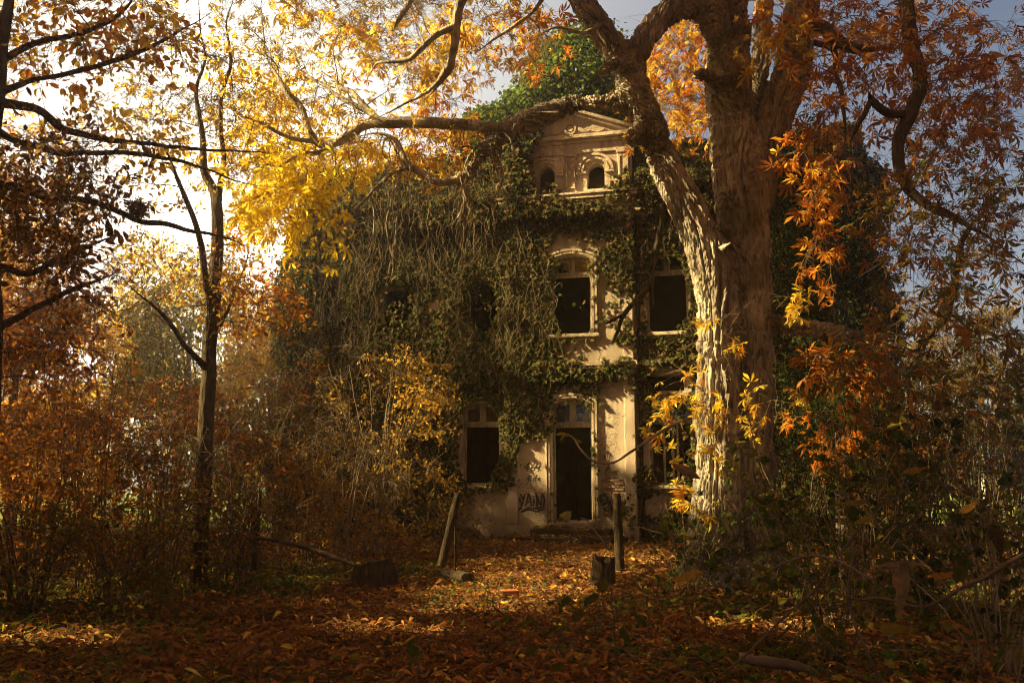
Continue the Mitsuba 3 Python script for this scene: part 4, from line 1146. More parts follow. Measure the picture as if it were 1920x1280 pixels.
shrub('arching_shrub_001', 650, 15.4, 2.5, 1.0, 34, [(.46, .24, .04), (.34, .18, .04)], 'smaller leggy shrub standing right behind the left stump', stems=12, seed=32, leaves=3, size=.07, bare=1, low=.3)
shrub('arching_shrub_002', 850, 19.5, 1.15, .8, 26, [(.40, .24, .05), (.22, .17, .04), (.16, .14, .04)], 'weedy growth under the lower left window by the leaning post', stems=12, seed=33, leaves=4, size=.07, bare=1)

# ------------------------------------------------------------------ trees and bushes on the right and behind
def crown_tree(key, px, Y, h, blobs, n, cols, label, size, temps, trunk_r=.18, group=None, bsdf='leaf_thin', seed=0, off=0.0):
    """A tree of the background: tapered trunk, limbs to each clump, leaves through every clump's volume."""
    r = np.random.default_rng(700 + seed)
    b = base(px, Y)
    Cs = [(b + np.array(c), np.array(rad, float), s) for c, rad, s in blobs]
    t = np.linspace(0, 1, 14)
    P = b + np.stack([.25 * np.sin(3 * t + seed) * t, .1 * np.cos(2 * t), h * t], 1)
    limbs = [one_tube(P, trunk_r * (1.05 - t) + .02, 8)]
    add(key + '__trunk', limbs[0], 'bark', smooth=True)
    br = []
    for c, rad, s in Cs:
        for _ in range(5):
            k = int(r.uniform(4, 12))
            e = c + rad * r.uniform(-.8, .8, 3)
            tt = np.linspace(0, 1, 14)[:, None]
            br.append(P[k] + (e - P[k]) * tt + np.array([0, 0, .25]) * np.sin(np.pi * tt) + np.cumsum(r.normal(0, .04, (14, 3)), 0))
    add(key + '__branch', tubes(np.array(br), np.linspace(trunk_r * .35, .012, 14)[None] * r.uniform(.5, 1, (len(br), 1)), 5), 'twig', smooth=True, kind='stuff')
    Pl = []
    for c, rad, s in Cs:
        k = int(n * s)
        d = unit(r.normal(0, 1, (k * 3, 3)))
        q = c + d * rad * (r.random((k * 3, 1)) ** .45) * (.75 + .5 * meshkit.fbm(d * 2 + c, 3, 5))[:, None]
        m = meshkit.noise(q * (1.1 / max(size, .09) * .11), 8) > .42
        Pl.append(q[m][:k])
    Pl = np.vstack(Pl)
    Pl = Pl[Pl[:, 2] > .2]
    m = len(Pl)
    X = unit(r.normal(0, .7, (m, 3)) + [0, 0, -.5])
    N = unit(r.normal(0, .5, (m, 3)) + [0, 0, .6])
    vf, col = scatter(temps, Pl, X, N, size * r.uniform(.6, 1.2, m), palette(cols, m, r, .3), r)
    add(key + '__foliage', vf, bsdf, color=col, kind='stuff')
    tag(key, label, 'tree', group)


DARK = [(.03, .05, .018), (.045, .065, .02), (.025, .04, .015), (.06, .07, .025)]
crown_tree('evergreen_tree', 1580, 18.2, 8.5, [((0, 0, 3.2), (1.25, 1.2, 2.2), .35), ((.1, .3, 6.3), (1.2, 1.1, 2.0), .35), ((-.5, .2, 8.2), (1.0, 1.0, 1.2), .15), ((.9, 0, 1.6), (1.0, 1.0, 1.4), .15)], 42000, DARK, 'dark evergreen tree at the right corner of the house', .085, OVLOW, .16, bsdf='ivy_leaf', seed=1)
GB = 'hazy trees far beyond the clearing'
BGT = [(95, 34, 9, 4.0, GOLD + ORANGE[:1], 'hazy golden tree far back at the left edge'), (215, 40, 12, 4.5, GOLD, 'tall hazy golden tree far back behind the left thicket'), (330, 32, 8, 3.2, [(.25, .25, .08), (.3, .26, .08)], 'pale olive tree far back behind the slim leaning tree'),
       (430, 44, 12, 4.5, [(.22, .24, .08), (.35, .30, .08)], 'tall pale tree far back left of the house corner'), (505, 33, 8.5, 3.0, ORANGE[:1] + GOLD, 'orange gold tree back beside the left house corner'), (20, 26, 7, 3.0, ORANGE + BROWN, 'rusty tree behind the far left trunk'),
       (1735, 36, 7, 3.0, OLIVE + BROWN[:2], 'dull olive tree far back right of the evergreen'), (1850, 42, 10, 3.6, BROWN + OLIVE, 'brown tree across the field at right'), (1960, 34, 8, 3.4, OLIVE + BROWN, 'olive tree across the field at the right edge')]
for k, (px, Y, h, w, cols, lab) in enumerate(BGT):
    rk = np.random.default_rng(800 + k)
    blobs = [((rk.uniform(-.5, .5) * w, rk.uniform(-.4, .4) * w, h * z), (w * rk.uniform(.4, .6), w * .5, h * rk.uniform(.14, .22)), .17) for z in (.25, .4, .55, .68, .82, .95)]
    crown_tree('background_tree' + (f'_{k:03d}' if k else ''), px, Y, h * .95, blobs, 5200 if px < 900 else 3600, cols, lab, .26, OVLOW, .16, GB, seed=10 + k)
# far tree line round the field
fr = np.random.default_rng(77)
P = []
for a in np.arange(-75, 76, 1.6):
    D = 150 + 25 * fr.random()
    h = fr.uniform(6, 13)
    c = np.array([D * math.sin(math.radians(a)), D * math.cos(math.radians(a)), 0])
    k = 150
    d = unit(fr.normal(0, 1, (k, 3)))
    P.append(c + np.array([0, 0, h * .52]) + d * np.array([3.2, 2.5, h * .5]) * fr.random((k, 1)) ** .3)
P = np.vstack(P)
m = len(P)
vf, col = scatter(OVLOW, P, unit(fr.normal(0, 1, (m, 3))), unit(fr.normal(0, 1, (m, 3))), fr.uniform(1.2, 2.6, m), palette(OLIVE + BROWN[:2], m, fr), fr)
add('tree_line', vf, 'leaf_dull', color=col, label='distant hazy line of trees beyond the field', cat_='trees', kind='stuff')

G2 = 'tangled shrubs under the chestnut on the right'
TANGLE = [(1480, 11.0, 2.0, .9, 26, OLIVE + GREEN, 'olive shrub close to the right side of the chestnut bole'), (1590, 9.8, 2.3, 1.0, 26, OLIVE + GREEN[:2], 'leggy shrub in the middle of the right tangle'),
          (1710, 10.5, 3.0, 1.2, 32, BROWN + OLIVE, 'tall thin shrub on the right before the field'), (1830, 9.2, 2.6, 1.1, 26, OLIVE + DARK, 'dark leggy shrub near the right edge'),
          (1650, 13.5, 3.4, 1.4, 40, OLIVE[:2] + BROWN + DARK, 'shrub behind the right tangle under the low limb'), (1790, 14.0, 3.8, 1.4, 38, BROWN + OLIVE, 'tall brown shrub behind at right'), (1900, 12.5, 3.4, 1.2, 30, OLIVE + GREEN, 'tall olive shrub behind at the right edge'),
          (1290, 12.0, 1.2, .5, 12, GREEN + OLIVE, 'small green shrub at the left foot of the chestnut'), (1540, 8.0, 1.0, .7, 14, OLIVE, 'low bramble in the right foreground'), (1850, 7.2, 1.4, .8, 16, OLIVE + DARK, 'low dark bramble at the lower right edge')]
for k, (px, Y, h, w, n, cols, lab) in enumerate(TANGLE):
    shrub('tangled_shrub' + (f'_{k:03d}' if k else ''), px, Y, h, w, n, cols, lab, G2, seed=40 + k, leaves=3, twigs=6, temps=MAPT + OVATE[:1], size=.10, stems=16, sr=.009, bare=k % 2)
# hedge along the field
hr = np.random.default_rng(79)
m = 26000
P = np.stack([hr.uniform(7, 26, m), 0 * hr.random(m), 0 * hr.random(m)], 1)
P[:, 1] = 26 + .25 * (P[:, 0] - 7) + hr.normal(0, .6, m)
P[:, 2] = hr.random(m) ** .8 * (1.6 + 3.2 * meshkit.fbm(np.stack([P[:, 0] * .35, 0 * P[:, 0], 0 * P[:, 0]], 1), 3, 3))
P = P[meshkit.noise(P * .9, 4) > .40]
m = len(P)
vf, col = scatter(OVLOW, P, unit(hr.normal(0, 1, (m, 3))), unit(hr.normal(0, .7, (m, 3)) + [0, 0, .5]), hr.uniform(.08, .17, m), palette(OLIVE + BROWN[:2], m, hr), hr)
add('hedge__foliage', vf, 'leaf_dull', color=col, kind='stuff')
b0 = np.stack([hr.uniform(7, 26, 500), np.zeros(500), np.zeros(500)], 1)
b0[:, 1] = 26 + .25 * (b0[:, 0] - 7)
tt = np.linspace(0, 1, 6)[None, :, None]
add('hedge__stem', tubes(b0[:, None] + tt * (hr.normal(0, .5, (500, 1, 3)) + [0, 0, 3.2]), np.full((500, 6), .014), 4), 'twig', kind='stuff')
tag('hedge', 'thin leafy hedge along the green field at right', 'hedge')

# ------------------------------------------------------------------ fallen leaves, ground cover, grass
rg = np.random.default_rng(91)


def ground_points(n, y0, y1, rng, power=1.0):
    y = y0 + (y1 - y0) * rng.random(n) ** power
    x = rng.uniform(-1, 1, n) * (.72 * y + 2.2)
    ok = ~((y > 21.4 - .25 * (x - 1.5)) & (x > -6.3) & (x < 8.7))
    return x[ok], y[ok]


def green_cover(x, y):
    p = np.stack([x, y, 0 * x], -1)
    g = meshkit.fbm(p * .55 + 2, 3, 61)
    path = np.exp(-((x - (.9 - .35 * (14 - y) * .6)) / 1.7) ** 2)
    return np.clip((g - .42) / .16, 0, 1) * (1 - .9 * path) * (y < 16) * (1 - .85 * np.exp(-((x + 4.4) / 2.4) ** 2 - ((y - 8.6) / 2.0) ** 2))


def litter_mesh(x, y, rng, lift=.0, big=1.0):
    n = len(x)
    z = ground_z(x, y) + rng.uniform(.0, .05, n) + lift
    a = rng.uniform(0, 2 * np.pi, n)
    X = unit(np.stack([np.cos(a), np.sin(a), rng.normal(0, .28, n)], 1))
    N = unit(np.stack([rng.normal(0, .45, n), rng.normal(0, .45, n), np.ones(n) * np.where(rng.random(n) < .25, -1, 1)], 1))
    S = big * (.05 + .13 * rng.random(n) ** 1.6)
    C = palette(LITTER, n, rng, .4)
    tw = rng.random(n) < .04
    C[tw] = palette(GOLD, tw.sum(), rng)
    return scatter(DRY, np.stack([x, y, z], 1), X, N, S, C, rng, .15)


x, y = ground_points(142000, 4.6, 23.5, rg, .85)
keep = rg.random(len(x)) > .75 * green_cover(x, y)
x, y = x[keep], y[keep]
for bxp, bY, br in ((1160, 14.3, .15), (826, 14.9, .15), (708, 13.4, .45), (1122, 13.0, .26), (480, 14.6, .15), (858, 13.7, .3), (1385, 12.6, 1.0)):
    c_, a_ = gp(bxp, bY), rg.uniform(0, 6.28, 150)
    d_ = br * (.75 + .5 * np.abs(rg.normal(0, 1, 150)))
    x, y = np.concatenate([x, c_[0] + d_ * np.cos(a_)]), np.concatenate([y, c_[1] + d_ * np.sin(a_)])
vf, col = litter_mesh(x, y, rg)
add('leaf_litter', vf, 'leaf_dull', color=col, label='deep carpet of curled brown chestnut leaves covering the ground', cat_='fallen leaves', kind='stuff')
x, y = ground_points(5200, 6.3, 9.5, rg)
q = project(np.stack([x, y, 0 * x + .1], 1))
keep = (q[:, 0] > 30) & (q[:, 0] < 1890) & (q[:, 1] < 1265) & (q[:, 1] > 1080) & (rg.random(len(x)) > .7 * green_cover(x, y))
x, y = x[keep][:300], y[keep][:300]
for k in range(len(x)):
    vf, col = litter_mesh(x[k:k + 1], y[k:k + 1], rg, .035, 1.25)
    key = add('fallen_leaf', vf, 'leaf_dull', color=col)
    tag(key, 'single curled brown chestnut leaf lying on the leaf carpet in the foreground', 'leaf', 'loose fallen leaves in the foreground')
# leaves on the door steps and sills
n = 420
u, w = rg.uniform(-1.45, 1.35, n), rg.uniform(BAY + .08, BAY + .84, n)
zz = np.where((w < BAY + .42) & (np.abs(u) < .97), .49, .31)
P = ORG + u[:, None] * EX + w[:, None] * NX + np.stack([0 * zz, 0 * zz, zz + rg.uniform(.0, .03, n)], 1)
a = rg.uniform(0, 6.28, n)
vf, col = scatter(DRY, P, np.stack([np.cos(a), np.sin(a), rg.normal(0, .2, n)], 1), unit(rg.normal(0, .4, (n, 3)) + [0, 0, 1]), rg.uniform(.07, .14, n), palette(LITTER, n, rg), rg)
add('doorstep_leaves', vf, 'leaf_dull', color=col, label='dead leaves piled on the two steps below the doorway', cat_='fallen leaves', kind='stuff')
# low green growth
x, y = ground_points(60000, 4.6, 19, rg, .8)
keep = rg.random(len(x)) < green_cover(x, y) * .8
x, y = x[keep], y[keep]
n = len(x)
P = np.stack([x, y, ground_z(x, y) + rg.uniform(.02, .13, n)], 1)
vf, col = scatter(IVYT + OVLOW, P, unit(rg.normal(0, 1, (n, 3)) * [1, 1, .3]), unit(rg.normal(0, .4, (n, 3)) + [0, 0, 1]), rg.uniform(.04, .10, n), palette(GREEN + OLIVE, n, rg), rg)
add('ground_cover', vf, 'ivy_leaf', color=col, label='low dark green creeping plants between the fallen leaves', cat_='ground cover', kind='stuff')
x, y = ground_points(16000, 5, 19, rg, .8)
keep = rg.random(len(x)) < np.clip(green_cover(x, y) + .06, 0, 1)
x, y = x[keep], y[keep]
n = len(x)
t = np.linspace(0, 1, 4)
h = rg.uniform(.08, .28, n)
lean = rg.normal(0, .5, (n, 2)) * h[:, None]
Q = np.stack([x[:, None] + lean[:, :1] * t ** 2, y[:, None] + lean[:, 1:] * t ** 2, ground_z(x, y)[:, None] + h[:, None] * t], -1)
vf = tubes(Q, np.full((n, 4), .0028) * (1.1 - t), 3)
add('grass', vf, 'grass_blade', color=np.repeat(palette([(.12, .13, .03), (.2, .17, .06), (.28, .22, .10)], n, rg), 12, 0), label='thin grass and dry stalks scattered over the woodland floor', cat_='grass', kind='stuff')

n = 900
x, y = ground_points(n, 5, 20, rg)
n = len(x)
a, L = rg.uniform(0, 6.28, n), rg.uniform(.15, .8, n)
t = np.linspace(-.5, .5, 6)
Q = np.stack([x[:, None] + np.cos(a)[:, None] * L[:, None] * t, y[:, None] + np.sin(a)[:, None] * L[:, None] * t, 0 * x[:, None] + 0 * t], -1) + np.cumsum(rg.normal(0, .012, (n, 6, 3)), 1)
Q[..., 2] += ground_z(Q[..., 0], Q[..., 1]) + rg.uniform(.03, .08, (n, 1)) + rg.normal(0, .12, (n, 1)) * t
add('fallen_sticks', tubes(Q, rg.uniform(.002, .007, (n, 1)) * np.linspace(1.2, .5, 6), 4), 'twig', smooth=True, label='dead sticks scattered among the fallen leaves', cat_='sticks', kind='stuff')

# ------------------------------------------------------------------ posts, stumps and other small things
def rough(vf, amp, fq, seed):
    v, f = vf
    n = np.array(trimesh.Trimesh(v, f, process=False).vertex_normals)
    return v + n * (amp * (meshkit.fbm(v * fq, 3, seed) - .5))[:, None], f


def post(key, foot, head, r, label, seed, sides=9):
    a, b = np.array(foot), np.array(head)
    t = np.linspace(-.08, 1, 26)
    P = a + (b - a) * t[:, None]
    R = r * (1.04 - .1 * t)
    P, R = np.vstack([P, P[-1:] + (b - a) * .012, P[-1:] + (b - a) * .018]), np.concatenate([R, [R[-1] * .82, R[-1] * .45]])
    vf = rough(one_tube(P, R, sides), .03, np.array([14, 14, 3]), seed)
    key = add(key, vf, 'post_wood', smooth=40)
    tag(key, label, 'post')
    return key


pA = gp(1160, 14.3)
post('fence_post', pA, at(1156, 927, 14.3), .072, 'upright weathered fence post right of the path before the doorway', 1)
post('fence_post', gp(826, 14.9), at(858, 927, 15.1), .07, 'leaning mossy fence post left of the path under the lower left window', 2)
post('fence_post', gp(480, 14.6), at(483, 922, 14.6), .075, 'pale fence post in the thicket left of the amber shrub', 3)
post('stake', gp(856, 14.6), at(853, 988, 14.6), .014, 'thin pale stick standing beside the leaning fence post', 4, 6)


def wire(a, b, sag, key, label):
    t = np.linspace(0, 1, 24)[:, None]
    P = a + (b - a) * t - np.array([0, 0, sag]) * (4 * t * (1 - t)) + np.array([0, .02, .015]) * np.sin(t * 23)
    key = add(key, one_tube(P, np.full(24, .006), 5), 'rusty_wire', smooth=True)
    tag(key, label, 'wire')


wire(pA + [0.02, -.08, .27], gp(1500, 13.2) + [0, 0, .30], .03, 'fence_wire', 'lower rusty wire running right from the upright post')
wire(pA + [0.02, -.08, .80], gp(1530, 13.0) + [0, 0, .5], .10, 'fence_wire', 'upper slack wire running right from the upright post')


def stump(key, foot, r, h, label, seed, tilt=0.0):
    rs = np.random.default_rng(seed)
    m = trimesh.creation.cylinder(radius=1, height=1, sections=40)
    na, nzz = 44, 9
    th = np.linspace(0, 2 * np.pi, na, endpoint=False)
    prof = 1 + .10 * np.sin(3 * th + seed) + .07 * np.sin(7 * th + 1) + .05 * (rs.random(na) - .5)
    lev = []
    for k in range(nzz):
        s = k / (nzz - 1)
        groove = 1 - .07 * np.abs(np.sin(9 * th + .6 * np.sin(4 * s)))
        lev.append(np.stack([r * prof * groove * (1.22 - .25 * s) * np.cos(th), r * prof * groove * (1.22 - .25 * s) * np.sin(th), h * s * (1 + .13 * np.sin(2 * th + seed) * s) + .02 * rs.normal(0, 1, na) * (s > .9)], 1))
    for q, dz in ((.82, -.015), (.5, -.03), (.2, -.02)):
        lev.append(lev[nzz - 1] * [q, q, 1] + [0, 0, dz] + rs.normal(0, .006, (na, 3)))
    v = np.vstack(lev)
    i, j = np.meshgrid(np.arange(len(lev) - 1), np.arange(na), indexing='ij')
    f = np.stack([i * na + j, i * na + (j + 1) % na, (i + 1) * na + (j + 1) % na, (i + 1) * na + j], -1).reshape(-1, 4)
    v = v @ np.array([[math.cos(tilt), 0, -math.sin(tilt)], [0, 1, 0], [math.sin(tilt), 0, math.cos(tilt)]]) + foot
    f = np.vstack([f[:, [0, 1, 2]], f[:, [0, 2, 3]], [[(len(lev) - 1) * na, (len(lev) - 1) * na + a, (len(lev) - 1) * na + a + 1] for a in range(1, na - 1)]])
    key = add(key, (v, f), 'dark_bark', smooth=35)
    tag(key, label, 'stump')


stump('tree_stump', gp(708, 13.4) - [0, 0, .04], .31, .36, 'wide dark sawn stump left of the path', 5)
stump('tree_stump', gp(1122, 13.0) - [0, 0, .04], .155, .42, 'small mossy stump right of the path beside the upright post', 8, .12)
p0, p1 = gp(832, 13.9) + [0, 0, .09], gp(884, 13.5) + [0, 0, .07]
add('log', rough(one_tube(p0 + (p1 - p0) * np.linspace(0, 1, 14)[:, None], np.full(14, .085), 12), .05, 9, 3), 'dark_bark', smooth=40, label='short log lying in the leaves left of the path', cat_='log')
v, f = cbox(-.125, .125, -.06, .06, -.035, .035, .01)
add('loose_brick', (v @ np.array([[.96, .28, 0], [-.28, .96, 0], [0, 0, 1]]) + gp(955, 12.3) + [0, 0, .06], f), 'painted', color=(.36, .14, .07), label='single red brick lying on the leafy path', cat_='brick')
sb = []
for c in ([(515, 1010, 5, 12.5), (560, 1022, 5, 12.4), (600, 1035, 5, 12.2), (640, 1050, 4, 12), (665, 1058, 3, 11.9)], [(440, 1003, 3, 12.6), (520, 1012, 4, 12.5)]):
    P, R = pixel_line(c, 20, .03)
    sb.append(one_tube(P, R, 6))
add('fallen_branch', cat(sb), 'twig', smooth=True, label='thin fallen branch leaning through the scrub left of the stump', cat_='branch')
P, R = pixel_line([(1385, 1232, 9, 5.75), (1430, 1240, 10, 5.7), (1480, 1246, 9, 5.7), (1520, 1256, 6, 5.65)], 20, .02)
add('fallen_branch', rough(one_tube(P, R, 8), .02, 12, 5), 'twig', smooth=True, label='dark rotten branch lying at the bottom right on the leaves', cat_='branch')
for c, lab in (([(1560, 1122, 1.5, 4.2), (1605, 1136, 2.5, 4.15), (1650, 1133, 3, 4.1), (1720, 1150, 3.2, 4), (1765, 1136, 3.5, 3.95), (1815, 1100, 4, 3.9), (1870, 1072, 4.5, 3.8), (1940, 1020, 5, 3.7)], 'dark bent branch crossing the lower right foreground'),
               ([(1440, 1072, 2, 4.6), (1480, 1048, 2.5, 4.6), (1525, 1038, 3, 4.6), (1580, 1050, 3, 4.55), (1632, 1083, 2, 4.5)], 'pale arching twig curving over the leaves at lower right'),
               ([(1140, 1032, 2, 6.3), (1115, 1000, 2, 6.3), (1098, 980, 2, 6.3), (1085, 975, 1.5, 6.3)], 'short bent twig holding a leaf in front of the doorway'),
               ([(1330, 1280, 2, 5), (1500, 1130, 2.5, 4.8), (1570, 1040, 2, 4.7), (1640, 960, 1.5, 4.6), (1800, 850, 1, 4.5)], 'long thin twig rising from the bottom towards the right'),
               ([(1650, 1280, 3, 4.2), (1600, 1180, 3, 4.2), (1590, 1120, 2.5, 4.2), (1600, 1010, 2, 4.2)], 'thin upright twig rising in the lower right corner')):
    P, R = pixel_line(c, 40, .06)
    key = add('twig', one_tube(P, R, 6), 'vine' if 'pale' in lab or 'short' in lab else 'twig', smooth=True)
    tag(key, lab, 'twig')


# big single leaves near the lens
def leaf_sheet(c, across, down, W, H, curl, fold, shape, seed, nu=22, nv=34, wave=.6):
    """A dry leaf as a thin curled sheet: across/down are its world axes, shape(s) its half-width along its length."""
    u, s = np.meshgrid(np.linspace(-1, 1, nu), np.linspace(0, 1, nv))
    hw = shape(s) * W
    wv = wave * H * (.04 * np.sin(9 * s + 2 * u + seed) + .02 * np.sin(5 * u + 4 * s + seed) + .05 * (meshkit.noise(np.stack([u * 3, s * 6, 0 * s + seed], -1)) - .5))
    a, d = unit(np.array(across, float)), unit(np.array(down, float))
    n = np.cross(a, d)
    ang = u * curl
    P = np.array(c) + d * (H * s + wave * .03 * H * np.cos(u * 4))[..., None] + a * (hw * np.sin(ang) / max(curl, .01))[..., None] + n * (hw * (1 - np.cos(ang)) / max(curl, .01) + wv + fold * H * (s - .5) ** 2)[..., None]
    i, j = np.meshgrid(np.arange(nv - 1), np.arange(nu - 1), indexing='ij')
    q = np.stack([i * nu + j, i * nu + j + 1, (i + 1) * nu + j + 1, (i + 1) * nu + j], -1).reshape(-1, 4)
    return P.reshape(-1, 3), np.vstack([q[:, [0, 1, 2]], q[:, [0, 2, 3]]])


def crumple(vf, amp, fq, seed):
    v, f = vf
    n = np.array(trimesh.Trimesh(v, f, process=False).vertex_normals)
    q = meshkit.fbm(v * fq, 3, seed) - .5
    return v + n * (amp * 2 * q - amp * .6 * (np.abs(meshkit.noise(v * fq * 1.6 + 5, seed) - .5) < .07))[:, None], f


def near_leaf(key, px, py, Y, across, down, W, H, curl, fold, shape, col, label, seed, extra=(), stalk=None):
    parts = [leaf_sheet(at(px, py, Y), across, down, W, H, curl, fold, shape, seed)] + list(extra)
    vf = crumple(cat(parts), .16 * W, 1.8 / W, seed)
    c = np.array(col) * (.75 + .5 * meshkit.fbm(vf[0] * 60, 3, seed))[:, None]
    key = add(key + '__blade' if stalk is not None else key, vf, 'leaf_dull', color=c, smooth=True)
    root = key.split('__')[0]
    if stalk is not None:
        add(root + '__stalk', one_tube(*pixel_line(stalk, 14), 6), 'vine', smooth=True)
    tag(root, label, 'leaf')


oval = lambda s: np.sin(np.pi * np.clip(s, .02, .99)) ** .7
tri = lambda s: np.clip(1.05 - s, .03, 1) * np.clip(s * 7, .15, 1)
wing = leaf_sheet(at(1636, 1064, 3.2), (-.1, -.25, 1), (1, .12, .04), .030, .19, .5, .25, lambda s: np.where(s < .68, .05 + .85 * (s / .68) ** 1.5, np.clip((1 - s) / .32, .05, 1) ** .8 * .9), 3, wave=.9)
near_leaf('dried_leaf', 1704, 1056, 3.2, (.8, .6, .15), (-.16, .0, -1), .048, .19, 1.5, .45, lambda s: .62 + .55 * np.sin(np.pi * s ** .8) - .35 * s, (.22, .15, .085), 'big pale curled dead leaf hanging at lower right with its lobes spread', 1, [wing], [(1690, 1040, .8, 3.2), (1700, 1052, 1.0, 3.2), (1716, 1090, 1.2, 3.22), (1728, 1135, 1.4, 3.25), (1722, 1158, 1.4, 3.3)])
near_leaf('hanging_leaf', 1806, 612, 3.4, (1, .2, -.35), (.12, 0, -1), .045, .09, .7, .2, tri, (.34, .15, .04), 'single orange leaf hanging on a red stalk at the right over the limb', 2, (), [(1762, 580, 1, 3.4), (1785, 604, 1.2, 3.4), (1804, 613, 1.5, 3.4)])
near_leaf('hanging_leaf_001', 1708, 735, 3.8, (1, .8, .1), (.05, 0, -1), .018, .10, .8, .1, oval, (.40, .20, .05), 'narrow golden leaf hanging edge on right of the chestnut', 3, (), [(1690, 700, .8, 3.8), (1700, 718, 1, 3.8), (1708, 736, 1, 3.8)])
near_leaf('hanging_leaf_002', 1060, 958, 6.3, (.9, .2, .3), (.35, 0, -1), .055, .085, .8, .1, tri, (.30, .26, .09), 'small pale leaf standing out on a bent twig in the doorway', 4)
near_leaf('hanging_leaf_003', 1262, 868, 7.5, (.2, .3, 1), (1, 0, -.5), .055, .26, 1.4, .5, oval, (.24, .15, .09), 'brown curled leaf drooping beside the chestnut bole below the right window', 5)
near_leaf('hanging_leaf_004', 1868, 985, 2.9, (1, .3, .2), (.3, .3, -1), .035, .13, .8, .5, tri, (.08, .055, .03), 'dark shrivelled leaf hanging at the right edge', 6, (), [(1850, 955, 1.2, 2.9), (1862, 972, 1.4, 2.9), (1870, 986, 1.5, 2.9)])
for k, (px, py, Y, W, H, dx, dz, c, lab) in enumerate((
        (1640, 1170, 3.6, .05, .18, .95, -.1, (.16, .12, .025), 'broad olive leaf lying level at lower right below the big curled leaf'), (1745, 1078, 3.4, .032, .09, .9, .1, (.26, .13, .03), 'orange brown leaf right of the big curled leaf'),
        (1780, 1160, 3.5, .035, .10, .8, -.45, (.24, .13, .03), 'tawny leaf low in the right corner'), (1560, 945, 4.6, .032, .20, 1, .1, (.17, .14, .03), 'long olive leaf above the arching twig'), (1600, 980, 4.5, .035, .13, .9, .3, (.2, .16, .03), 'yellow olive leaf above the big curled leaf'),
        (1690, 885, 4.2, .035, .14, .9, .2, (.2, .12, .03), 'brown olive leaf held level in front of the right hedge'), (1800, 960, 3.8, .03, .10, .8, .5, (.2, .11, .03), 'rusty leaf in front of the green field'), (1260, 1085, 6.5, .08, .24, .95, .25, (.33, .21, .04), 'large golden leaf lying over the path edge right of the small stump'))):
    near_leaf('level_leaf' + (f'_{k:03d}' if k else ''), px, py, Y, (0, 1, .25), (dx, .1, dz), W, H, .5, .2, oval, c, lab, 20 + k)

# a raspberry-like seedling in the foreground, its leaves large enough to count
sap = np.random.default_rng(97)


def seedling(key, px, Y, py_top, leaves, label, cols, seed):
    b = gp(px, Y)
    top = at(px + 8, py_top, Y)
    t = np.linspace(0, 1, 16)[:, None]
    P = b + (top - b) * t + np.array([.02, .01, 0]) * np.sin(5 * t)
    add(key + '__stem', one_tube(P, np.linspace(.007, .003, 16), 6), 'twig', smooth=True)
    for lx, ly, H in leaves:
        tip = at(lx, ly, Y + sap.uniform(-.35, .35))
        k = int(np.argmin(np.linalg.norm(P - tip - [0, 0, .05], axis=1)))
        root = tip + unit(P[k] - tip) * H * .4
        Q = P[k] + (root - P[k]) * np.linspace(0, 1, 8)[:, None] + np.array([0, 0, .04]) * np.sin(np.pi * np.linspace(0, 1, 8))[:, None]
        add(key + '__stalk', one_tube(Q, np.full(8, .0018), 5), 'twig', smooth=True)
        d = unit(unit(tip - P[k]) + [0, 0, -.35])
        s_ = np.linspace(0, 1, 17)
        vf = leaf_sheet(root, np.cross(d, [0, 0, 1.0]) + [0, 0, .1], d, H * .36, H, .6, .3, lambda s: np.sin(np.pi * np.clip(s, .02, .985) ** .8) ** .8 * (1 + .10 * np.sign(np.sin(s * 60))), int(lx), 9, 22)
        add(key + '__leaf', vf, 'leaf_thin', color=np.array(cols[int(lx) % len(cols)]) * (.8 + .4 * meshkit.noise(vf[0] * 50, 2))[:, None], smooth=True)
    tag(key, label, 'plant')


seedling('seedling', 1142, 5.9, 1040, [(945, 1160, .13), (985, 1165, .12), (1035, 1180, .12), (960, 1200, .12), (1000, 1215, .13), (1050, 1205, .11), (1085, 1150, .12), (1060, 1125, .11), (1110, 1120, .13), (1180, 1125, .13), (1210, 1105, .12), (1200, 1160, .11), (1170, 1190, .12), (1100, 1235, .12), (1045, 1248, .12), (1185, 1215, .11), (1130, 1095, .12)],
         'leafy green seedling with drooping serrated leaves in the centre foreground', [(.10, .13, .03), (.13, .15, .03), (.16, .15, .035)], 1)
seedling('seedling_001', 780, 6.6, 1195, [(775, 1218, .11), (788, 1228, .08), (770, 1205, .08)], 'tiny green seedling alone on the leaves left of centre', [(.10, .13, .03)], 2)
seedling('seedling_002', 1500, 6.6, 1130, [(1440, 1150, .12), (1470, 1185, .11), (1530, 1160, .12), (1560, 1200, .11), (1505, 1215, .11), (1455, 1215, .1), (1545, 1125, .1)], 'dull olive seedling right of the leafy one', [(.10, .11, .03), (.13, .12, .03)], 3)
# the whip of a bramble bowed across the doorway
P, R = pixel_line([(1275, 790, 3, 10.8), (1235, 812, 3, 10.6), (1195, 838, 2.5, 10.4), (1150, 866, 2.2, 10.2), (1115, 864, 2, 10.1), (1092, 845, 1.8, 10), (1076, 822, 1.5, 10), (1066, 814, 1.2, 10)], 40, .02)
add('bramble_whip__stem', one_tube(P, R, 6), 'vine', smooth=True)
for k, (i, s) in enumerate(((39, .16), (37, .14), (35, .13), (33, .10))):
    d = unit(np.array([-.8 + .5 * k, .1, .1 - .15 * k]))
    vf, col = scatter(OVATE, P[i][None], d[None], np.array([[0, -.5, .9]]), np.array([s]), np.array([[.26, .22, .05]]), sap)
    add('bramble_whip__leaf', vf, 'leaf_thin', color=col)
tag('bramble_whip', 'thin bowed bramble shoot with a yellow green tip across the doorway', 'plant')

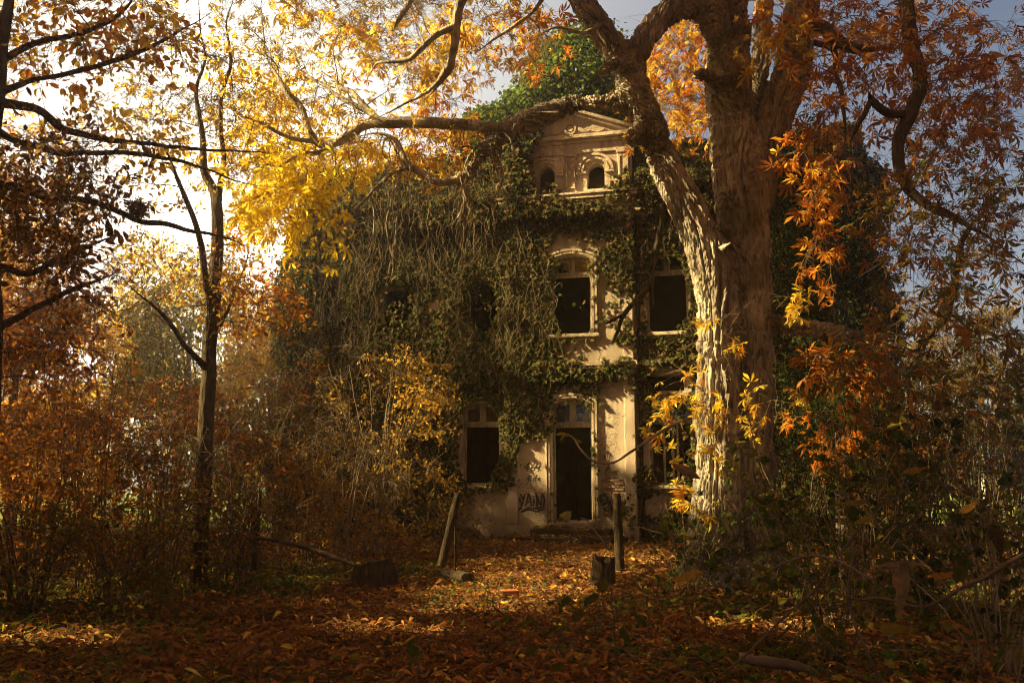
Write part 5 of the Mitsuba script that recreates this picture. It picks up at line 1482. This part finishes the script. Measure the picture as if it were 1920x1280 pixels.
# ------------------------------------------------------------------ the wood around the clearing, left of and behind the camera
rw = np.random.default_rng(111)
def wood_leaves(n, box_, size, clump, seed, above=False):
    lo, hi = np.array(box_[0], float), np.array(box_[1], float)
    P = lo + (hi - lo) * rw.random((int(n * 2.2), 3))
    P = P[meshkit.fbm(P * .35, 3, seed) > clump][:n]
    P = P[~shades_gap(P)]
    if above:                                                               # the crown's upper storey, over the limbs in view
        P = P[(P[:, 2] > 2.9 + .6 * P[:, 1]) & (P[:, 2] < 5 + .66 * P[:, 1] + 2)]
    m = len(P)
    return scatter(PALLOW, P, unit(rw.normal(0, .8, (m, 3)) + [0, 0, -.3]), unit(rw.normal(0, .6, (m, 3)) + [0, 0, .5]), size * rw.uniform(.7, 1.2, m), palette(GOLD + ORANGE + BROWN, m, rw), rw)


wl = [wood_leaves(42000, ((-25, -10, .5), (-12.5, 21, 15)), .42, .42, 71), wood_leaves(9000, ((-24, 21, 1), (-15.5, 34, 14)), .42, .45, 72), wood_leaves(9000, ((-14, -14, 7.5), (14, 2.5, 15)), .42, .40, 73), wood_leaves(5000, ((11, -8, 1), (20, 13, 13)), .42, .42, 74), wood_leaves(3500, ((-12.5, -14, 1), (14, -9, 9)), .42, .4, 75)]
over = wood_leaves(60000, ((-13, 2.5, 5), (13, 21, 18)), .40, .3, 76, True)
wl[2] = wood_leaves(17000, ((-14, -14, 7.5), (14, 2.5, 15)), .42, .38, 73)
off = np.cumsum([0] + [len(w[0][0]) for w in wl])
add('chestnut_tree__crown', over[0], 'leaf_thin', color=over[1], kind='stuff')
add('woodland__foliage', cat([w[0] for w in wl]), 'leaf_thin', color=np.vstack([w[1] for w in wl]), kind='stuff')
tr = []
for k in range(26):
    x, y = (rw.uniform(-24, -13), rw.uniform(-9, 20)) if k < 14 else (rw.uniform(-13, 13), rw.uniform(-14, -5)) if k < 21 else (rw.uniform(12, 19), rw.uniform(-7, 11))
    t = np.linspace(0, 1, 12)
    P = np.stack([x + .5 * np.sin(2.5 * t + k) * t, y + .4 * np.cos(2 * t + k) * t, gz(x, y) - .1 + 13 * t], 1)
    tr.append(one_tube(P, .26 * (1.1 - t), 8))
add('woodland__trunk', cat(tr), 'bark', smooth=True, kind='stuff')
tag('woodland', 'autumn wood that closes round the clearing on the left', 'trees', kind='stuff')

# ------------------------------------------------------------------ haze
scene['air'] = {'type': 'homogeneous', 'albedo': {'type': 'rgb', 'value': [.95, .95, .95]}, 'sigma_t': 0.0036, 'phase': {'type': 'hg', 'g': 0.88}}
scene['haze'] = {'type': 'cube', 'to_world': T().translate([0, 85, 8.3]).scale([176, 150, 9.9]), 'bsdf': {'type': 'null'}, 'interior': {'type': 'ref', 'id': 'air'}}
tag('haze', 'thin golden haze in the woodland air', kind='stuff')
